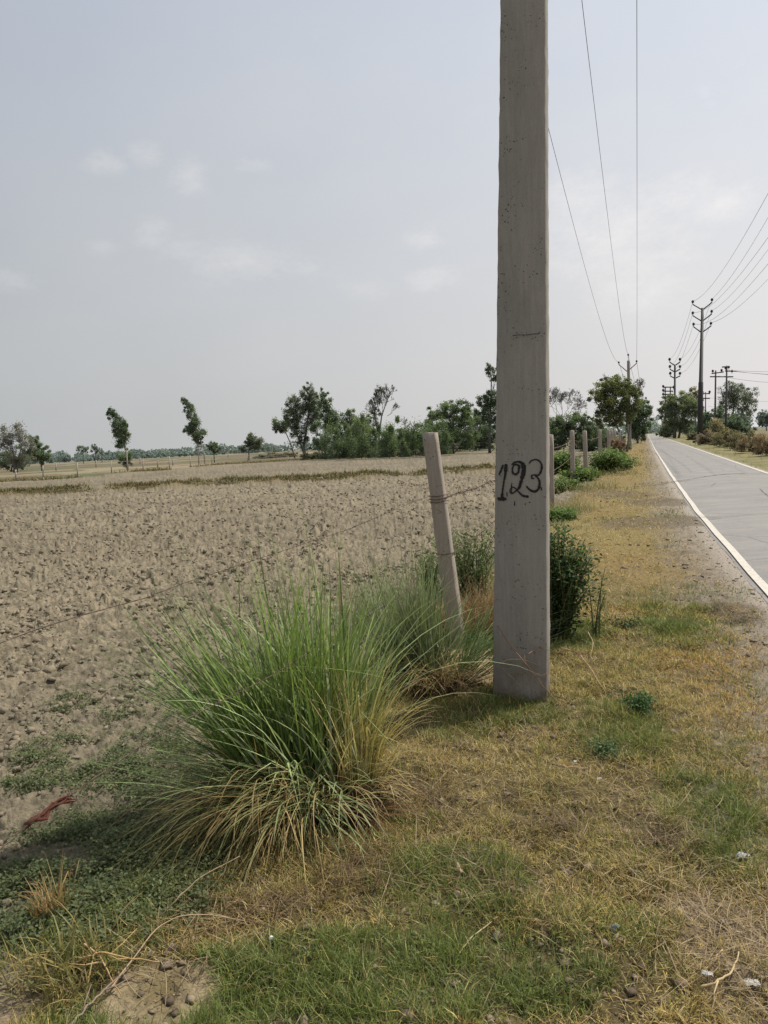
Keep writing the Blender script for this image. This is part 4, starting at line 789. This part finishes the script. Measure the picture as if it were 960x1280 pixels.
# behind and right of the pole
tree('bare_tree','wide leafless grey tree behind the fence right of the pole','tree',703,560,[],[[(703,562,3),(703,530,2.2),(702,518,1.6)]],0,2,TM,TL,Y=130,bare=[(702,522,-1,-.5,26,6),(702,521,-.5,-.9,22,6),(703,520,0,-1,20,6),(704,521,.5,-.9,22,6),(704,522,1,-.5,26,6),(703,524,1,-.2,24,5),(701,524,-1,-.2,24,5)],limbs=False,crown=False,bark=(.2,.18,.16))
tree('bushy_tree','dark green hedge of shrubs behind the fence posts','tree',705,568,[(695,530,12,9),(712,528,13,10),(728,530,12,9),(700,548,16,14),(722,550,16,14),(742,545,13,15),(690,560,12,8),(735,562,14,8)],[[(705,570,2),(705,550,1.4)]],7600,2.8,(.03,.045,.02),(.12,.17,.05),sub=14,Y=80)
tree('verge_tree','leafy olive green tree grown around the concrete power pole','tree',772,577,[(757,485,12,10),(772,480,14,9),(752,500,13,13),(770,503,17,15),(787,500,12,16),(758,520,14,10),(776,522,14,10),(790,488,7,8)],[[(783,575,4),(778,550,3.2),(770,530,2),(762,510,1.2)],[(783,573,3),(786,545,2.2),(790,515,1.4),(797,495,.8)],[(783,572,2.4),(775,545,2)]],8200,2.7,(.055,.075,.022),(.19,.20,.06),Y=60,sub=14,sparse=.27,bare=[(795,500,.5,-1,20,4),(798,495,.9,-.7,16,4),(790,498,.2,-1,18,4),(762,490,-.5,-1,18,3)],bark=(.16,.13,.10))
tree('verge_tree','dark green tree overhanging the left side of the road','tree',797,560,[(797,515,12,11),(805,512,9,9),(800,528,11,10),(792,540,9,10),(803,540,6,8),(790,525,9,12)],[[(797,562,3),(797,540,2.2),(799,520,1.4)]],4600,2.5,TD,(.08,.13,.04),Y=105,sub=12)
tree('bushy_tree','dark shrubs under the verge trees by the fence','tree',745,575,[(745,545,13,14),(762,553,12,12),(735,552,12,12),(778,557,8,9)],[[(750,576,2),(750,560,1.4)]],3600,2.6,(.03,.045,.022),(.09,.12,.045),Y=66)
tree('verge_tree','rounded green tree with yellow tips on the right of the road','tree',845,547,[(838,503,10,8),(850,500,12,9),(862,505,11,9),(832,515,8,9),(846,517,14,12),(864,520,10,12),(840,533,11,10),(854,532,11,9)],[[(843,549,4),(843,525,3),(846,508,1.8)],[(848,549,3),(853,525,2),(860,508,1)]],6200,2.4,TD,(.19,.22,.06),Y=150,sub=13,sparse=.27)
tree('verge_tree','yellowish thin tree top behind the rounded tree','tree',868,545,[(866,490,6,6),(872,497,6,6),(862,498,6,5),(868,508,8,7)],[[(870,548,2),(869,520,1.4),(867,495,.8)]],1400,2.2,(.13,.11,.03),(.30,.25,.08),Y=160,sub=8,sparse=.3)
tree('bushy_tree','dark bush at the right end of the road','tree',833,547,[(831,538,7,8),(828,542,5,5),(838,541,6,6)],[[(833,548,1.6),(832,540,1)]],1600,2.2,(.02,.03,.02),(.035,.055,.035),Y=170)
tree('feathery_tree','large feathery tree behind the double pole structure','tree',918,545,[(915,488,12,8),(927,493,14,9),(910,500,10,9),(935,505,9,9),(922,505,12,8),(932,518,9,8),(902,515,7,9),(912,482,6,5)],[[(917,548,3.4),(915,525,2.6),(918,505,1.8)],[(918,540,2),(928,515,1.4)]],3400,1.9,(.05,.065,.03),(.12,.14,.065),Y=150,sub=14,sparse=.33,bare=[(917,505,-.6,-1,16,5),(918,505,0,-1,18,5),(919,505,.7,-1,18,5),(925,510,1,-.7,15,5),(915,510,-.9,-.8,12,4)])
tree('bushy_tree','dark green bushes behind the steel pole on the right','tree',890,548,[(885,525,8,9),(897,520,8,10),(885,538,12,9),(903,535,10,10),(920,535,12,9),(932,538,9,7),(870,540,9,7),(912,528,9,8)],[[(890,550,2),(890,535,1.4)]],5000,2.4,TD,(.06,.10,.035),Y=128,sub=12)
tree('dry_bush','pale yellow dry bush in front of the dark bushes','tree',896,548,[(896,530,7,6),(899,538,8,7),(891,540,6,6)],[[(896,550,1.4),(897,532,.8)]],1100,2.2,(.22,.17,.08),(.36,.30,.17),Y=110,sub=9,bare=[(896,545,0,-1,12,4),(894,545,-.6,-1,11,4),(898,545,.6,-1,11,4)])
tree('dark_tree','isolated dark tree at the right edge beyond the scrub','tree',957,545,[(955,523,7,5),(966,524,9,6),(960,518,7,4)],[[(958,546,1.8),(958,525,1)]],900,2.2,(.03,.045,.03),(.05,.07,.04),Y=240)
DR = (.13,.075,.05)
for i,(u,v_,w_,h_,lb) in enumerate([(885,556,15,15,'reddish brown dry scrub right of the steel pole base'),(905,559,16,17,'dull green and brown scrub beneath the double pole structure'),(925,562,17,18,'olive dry scrub in the middle of the roadside hedge'),(943,566,18,20,'spiky red brown scrub near the right edge of the picture'),(962,570,18,22,'last patch of brown scrub at the right edge'),(868,550,7,7,'small green scrub left of the steel pole base')]):
    gcx = ((.10,.085,.045),(.19,.16,.08)) if i in (1,2,5) else ((.12,.08,.05),(.22,.16,.10))
    tree('dry_scrub',lb,'shrub',u,v_,[(u-w_*.4,v_-h_*.55,w_*.6,h_*.55),(u+w_*.4,v_-h_*.6,w_*.6,h_*.6),(u,v_-h_*.3,w_*.9,h_*.4)],[[(u,v_,1.2),(u,v_-h_*.5,.7)]],1800,2.3,*gcx,sub=12,sparse=.28,bare=[(u+k,v_-2,random.uniform(-.5,.5),-1,h_*.6,3) for k in (-w_*.6,-w_*.2,w_*.2,w_*.6)],bark=(.17,.10,.07))
tree('dry_scrub','reddish dry vines smothering the crowded fence posts','shrub',775,575,[(768,560,5,10),(775,564,5,9),(780,570,3,5)],[[(775,576,1.2),(774,560,.8)]],900,3.0,DR,(.25,.17,.11),Y=36,sub=9,bare=[(770,570,0,-1,14,4),(776,572,.3,-1,12,4),(765,570,-.2,-1,14,4)],bark=(.18,.11,.08))
# hedgerow strips beyond the far fence, each one a bush of its own
hb = [(424,573,22,34,.1),(452,573,20,40,.1),(487,572,22,36,.1),(520,571,20,34,.1),(545,569,18,36,.1),(330,573,12,4,.30),(345,572,12,4.5,.28),(362,571,9,5,.2),(395,573,16,6,.1),(430,572,14,6,.1),(470,571,16,6,.1),(512,570,15,7,.1),(545,568,14,7,.08)]
for i,(u,v_,w_,h_,b0_) in enumerate(hb):
    brn = b0_ > .15; nxt = ['the two pointed tree, tall and leafy','the dense bushy tree, tall and leafy','the half bare tree, tall and leafy','the light green bushes, right end','the leaning post top, tallest of them','the pale round tree','the leaning thin tree','the leaning thin tree trunk','the largest dark tree','the two pointed tree','the half bare tree','the light green bushes','the leaning post top'][i]
    tree('hedge_bush','%s undergrowth at the foot of %s' % ('dry brown' if brn else 'dark', nxt),'shrub',u,v_,[(u-w_*.4,v_-h_*.5,w_*.6,h_*.6),(u+w_*.4,v_-h_*.55,w_*.6,h_*.6)],[[(u,v_,1),(u,v_-h_*.5,.6)]],2600 if h_ > 30 else 1300,2.3,(.12,.09,.05) if brn else (TD if h_ > 30 else (.045,.05,.025)),(.2,.16,.08) if brn else ((.12,.17,.05) if h_ > 30 else (.10,.09,.045)),limbs=False)
# far hazy woods along the horizon: one uncountable mass
def woods():
    lf = MB(); 
    for (u0,u1,Y,hm,hv) in ((-120,350,620,6.5,3.5),(330,560,560,8,3),(-120,340,900,9,4),(640,900,620,9,4),(880,1100,420,9,5),(800,840,900,30,6),(860,1100,1100,24,8)):
        x0 = P(u0,560,Y)[0]; x1 = P(u1,560,Y)[0]; x = x0
        while x < x1:
            w_ = random.uniform(5,16)*Y/600; h_ = hm*random.uniform(.45,1.1)+hv*random.random()**3; yy = Y*random.uniform(.97,1.03); m_ = int(110*max(1,w_/10))
            q = rdir(m_)*(U(.3,1,m_)**.4)[:,None]; Pq = np.array([x,yy,h_*.5])+q*[w_*.6,w_*.4,h_*.55]; Pq[:,2] = np.maximum(Pq[:,2],.2)
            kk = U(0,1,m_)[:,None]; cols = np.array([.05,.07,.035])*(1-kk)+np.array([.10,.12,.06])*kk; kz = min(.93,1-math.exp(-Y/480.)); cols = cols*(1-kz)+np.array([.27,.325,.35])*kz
            nr_ = rdir(m_); nr_[:,2] += .3; nr_ /= np.linalg.norm(nr_,axis=1)[:,None]
            leafquads(Pq, nr_, rdir(m_), U(1.2,2.6,m_)*Y/600, U(1.0,2.0,m_)*Y/600, cols, lf); x += w_*random.uniform(.35,.9)
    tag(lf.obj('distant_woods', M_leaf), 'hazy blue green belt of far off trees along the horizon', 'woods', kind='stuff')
woods()
# rough grass of the bund and the field margins
def margins():
    N = 26000; x = U(-34,9,N); side_ = U(0,1,N); y = bundY(x)+rng.normal(0,.38,N); n = fbm(x*.7,y*.7,3,401); keep = (U(0,1,N) < sm(.28,.5,n)) & (np.abs(x-1.2) > .7*U(0,1,N)); x, y = x[keep], y[keep]; N = len(x)
    z = zat(x,y); k = U(0,1,N)[:,None]; cols = np.array([.16,.13,.05])*(1-k)+np.array([.09,.10,.035])*k; cols = np.where((U(0,1,N)<.3)[:,None], np.array([.30,.23,.12]), cols)
    V1, P1, c1 = blades(np.stack([x,y,z],1), U(0,2*PI,N), U(.1,1.1,N), U(0,1,N), U(.08,.24,N), U(.02,.045,N), cols, 2, U(-1,1,N))
    N = 9000; x = U(-60,12,N); y = farY(x)+rng.normal(.6,.9,N); z = zat(x,y)*0+FZ; k = U(0,1,N)[:,None]; cols = np.array([.30,.23,.12])*(1-k)+np.array([.13,.12,.05])*k
    V2, P2, c2 = blades(np.stack([x,y,z],1), U(0,2*PI,N), U(.1,1.0,N), U(0,1,N), U(.15,.5,N), U(.05,.1,N), cols, 2, U(-1,1,N))
    tag(nmesh('field_margin_grass', np.concatenate([V1,V2]), [np.concatenate([P1[0],P2[0]+len(V1)]), np.concatenate([P1[1],P2[1]+len(V1)])], np.concatenate([c1,c2]), False, M_blade), 'rough brown and green grass on the low earth bund and the field edge', 'grass', kind='stuff')
margins()
# ------------------------------------------------------------------ twigs and litter
def twig(label, pts, r, col, name='dry_twig', fork=()):
    mb = MB(); P3 = []
    for u,v_,h in pts: g = G(u,v_,h); P3.append(g)
    P3 = np.array(P3); q = np.linspace(0,len(P3)-1,len(P3)*4); p = np.stack([np.interp(q,range(len(P3)),P3[:,i]) for i in range(3)],1); p[1:-1] = (p[:-2]+p[1:-1]*2+p[2:])/4
    p[:,2] = np.maximum(p[:,2], zat(p[:,0],p[:,1])+r); p += rng.normal(0,r*.3,p.shape); mb.tube(p, np.linspace(r,r*.45,len(p)), 5, col)
    for k in fork:
        b0 = p[int(k*(len(p)-1))]; d = rdir(1)[0]*[1,1,.4]; mb.tube([b0,b0+d*.05,b0+d*.1+[.01,0,.015]], [r*.7,r*.5,r*.2], 4, col)
    return tag(mb.obj(name, M_bark), label, 'twig')
TW = (.40,.29,.19); TK = (.22,.13,.09)
twig('long pale bent stalk arching over the shaded grass below the big clump', [(135,1240,.01),(165,1200,.03),(195,1160,.05),(225,1144,.06),(262,1143,.05),(300,1150,.02),(330,1156,.0)], .0026, TW)
twig('thick grey stick lying at the bottom left under the bent stalk', [(85,1285,.01),(105,1262,.02),(130,1238,.02),(160,1210,.02)], .0042, (.25,.19,.15), fork=(.3,.7))
twig('pale stick pointing up from the base of the clump toward the left', [(195,1150,.02),(220,1125,.08),(250,1096,.12),(300,1070,.16)], .003, TW)
twig('yellow straw stems crossed beside the sandy patch', [(90,1205,.02),(125,1190,.06),(160,1198,.05),(200,1202,.02)], .0035, (.45,.31,.14), fork=(.3,.5,.7))
twig('upright dry stem crossing the straw by the sandy patch', [(105,1180,.07),(125,1195,.05),(140,1225,.02),(152,1245,.0)], .003, (.42,.28,.15), fork=(.4,))
twig('thin thorny branch leaning across the foot of the pole', [(622,782,.45),(640,810,.34),(656,828,.28),(672,850,.14),(688,868,.05),(705,885,.01)], .0038, TK, fork=(.1,.25,.45,.6))
twig('second thin branch curving up over the pole foot', [(610,842,.10),(632,824,.25),(655,824,.24),(676,833,.2),(690,835,.15)], .0028, TW, fork=(.3,.8))
twig('short forked twig on the pole face', [(660,818,.30),(668,812,.31),(676,808,.31),(684,812,.27)], .0025, TK, fork=(.2,.6))
twig('brown stems bending over the grass right of the pole', [(700,810,.06),(722,815,.1),(738,835,.08),(750,855,.04),(760,868,.0)], .004, (.42,.28,.18), fork=(.3,.6))
twig('thin dark stems tangled beside the pole base', [(690,818,.1),(712,812,.13),(735,822,.1),(752,850,.02)], .003, TK, fork=(.2,.5,.7))
twig('crooked pale twig below the tall weed stalk', [(735,790,.1),(742,803,.08),(738,820,.03),(745,832,.0)], .003, TW)
twig('bent pale stick in the dirt at the lower right', [(875,1235,.01),(895,1228,.03),(915,1215,.04),(924,1190,.05)], .0042, (.55,.42,.24), fork=(.4,))
twig('short straight yellow straw above the crumpled wrapper', [(880,1215,.01),(892,1200,.02),(903,1188,.03)], .0035, (.55,.4,.2))
twig('pale dry stalk among the short grass at right', [(827,1036,.02),(840,1028,.03),(850,1027,.03),(860,1045,.02),(866,1060,.0)], .003, (.5,.38,.2))
twig('light brown twig lying in the grass by the low weeds', [(700,960,.01),(718,959,.02),(735,960,.01)], .0035, (.5,.33,.22))
twig('long fallen stalk in the grass at bottom centre', [(572,1195,.02),(590,1170,.03),(615,1152,.03)], .0028, (.45,.38,.2))
def bark_piece(name, label, cat, u, v_, w_, l_, rot, col, m=M_any, h=.02, crumple=.3):
    g = on(u,v_); n = 9; V = []; 
    for i in range(n):
        for j in range(n):
            a, b2 = (i/(n-1)-.5), (j/(n-1)-.5); rr = 1-.35*abs(a)*2*random.random()
            V.append((a*w_*rr, b2*l_*(1-.3*random.random()*abs(a)), h*(1-(2*a)**2)*(.6+.4*random.random())+random.uniform(0,crumple)*h+.012))
    V = np.array(V) @ _rz(rot).T; V[:,2] = V[:,2]; V += g
    Q = [(i*n+j,(i+1)*n+j,(i+1)*n+j+1,i*n+j+1) for i in range(n-1) for j in range(n-1)]
    return tag(nmesh(name, V, [Q], np.broadcast_to(np.array(col),(len(V),3)), False, m), label, cat)
bark_piece('bark_piece','split piece of pale brown bark standing in the grass below the pole','bark',575,1100,.022,.06,.2,(.42,.29,.19),M_bark,.03)
bark_piece('bark_piece','smaller curled bark chip just below the split bark','bark',574,1128,.02,.035,.8,(.45,.32,.22),M_bark,.018)
M_pl = surfmat('foil', rough=.7, spec=.3, nscale=60, namp=.2)
bark_piece('wrapper','crumpled silver grey wrapper in the dirt at the right edge','litter',928,1081,.05,.03,.5,(.30,.30,.30),M_pl,.007,1.6)
bark_piece('wrapper','small white crumpled wrapper at the lower right','litter',884,1226,.036,.018,-.4,(.42,.40,.39),M_pl,.006,1.6)
bark_piece('wrapper','dull plastic scrap beside a stick in the lower right corner','litter',940,1236,.05,.022,-.3,(.38,.35,.31),M_pl,.006,1.4)
bark_piece('wrapper','torn translucent scrap by the nearer low weed','litter',719,953,.025,.014,.3,(.4,.38,.35),M_pl,.006,1.2)
bark_piece('wrapper','flat pale scrap below the nearer low weed','litter',750,980,.03,.01,.1,(.36,.33,.28),M_pl,.006,1)
bark_piece('wrapper','grey green plastic scrap in the grass at bottom right of centre','litter',770,1178,.035,.02,.6,(.10,.12,.11),M_pl,.012,1)
bark_piece('wrapper','pale paper flake standing by the foot of the pole','litter',633,843,.02,.02,.6,(.7,.66,.6),M_pl,.012,1)
g = on(340,1183); mb = MB(); mb.tube([g+[0,0,.005],g+[.012,0,.03]], [.012,.014], 8, (.02,.02,.02)); mb.obj('tmp', M_any) if False else None
cp = thing('bottle_cap','small white topped black cap half hidden in the grass at bottom','litter', g)
a = MB(); a.tube([g+[0,0,.0],g+[.0,-.002,.016],g+[0,-.003,.019]], [.013,.013,.008], 10, (.02,.02,.025)); a.obj('collar', M_any, cp)
a = MB(); a.tube([g+[0,-.003,.020],g+[0,-.004,.026],g+[0,-.005,.030]], [.007,.0075,.004], 10, (.6,.6,.6)); a.obj('tip', M_any, cp)
# view
sc = bpy.context.scene; sc.view_settings.view_transform = 'Standard'; sc.view_settings.look = 'None'; sc.view_settings.exposure = 0
sc.cycles.max_bounces = 6; sc.cycles.diffuse_bounces = 3; sc.cycles.transmission_bounces = 4
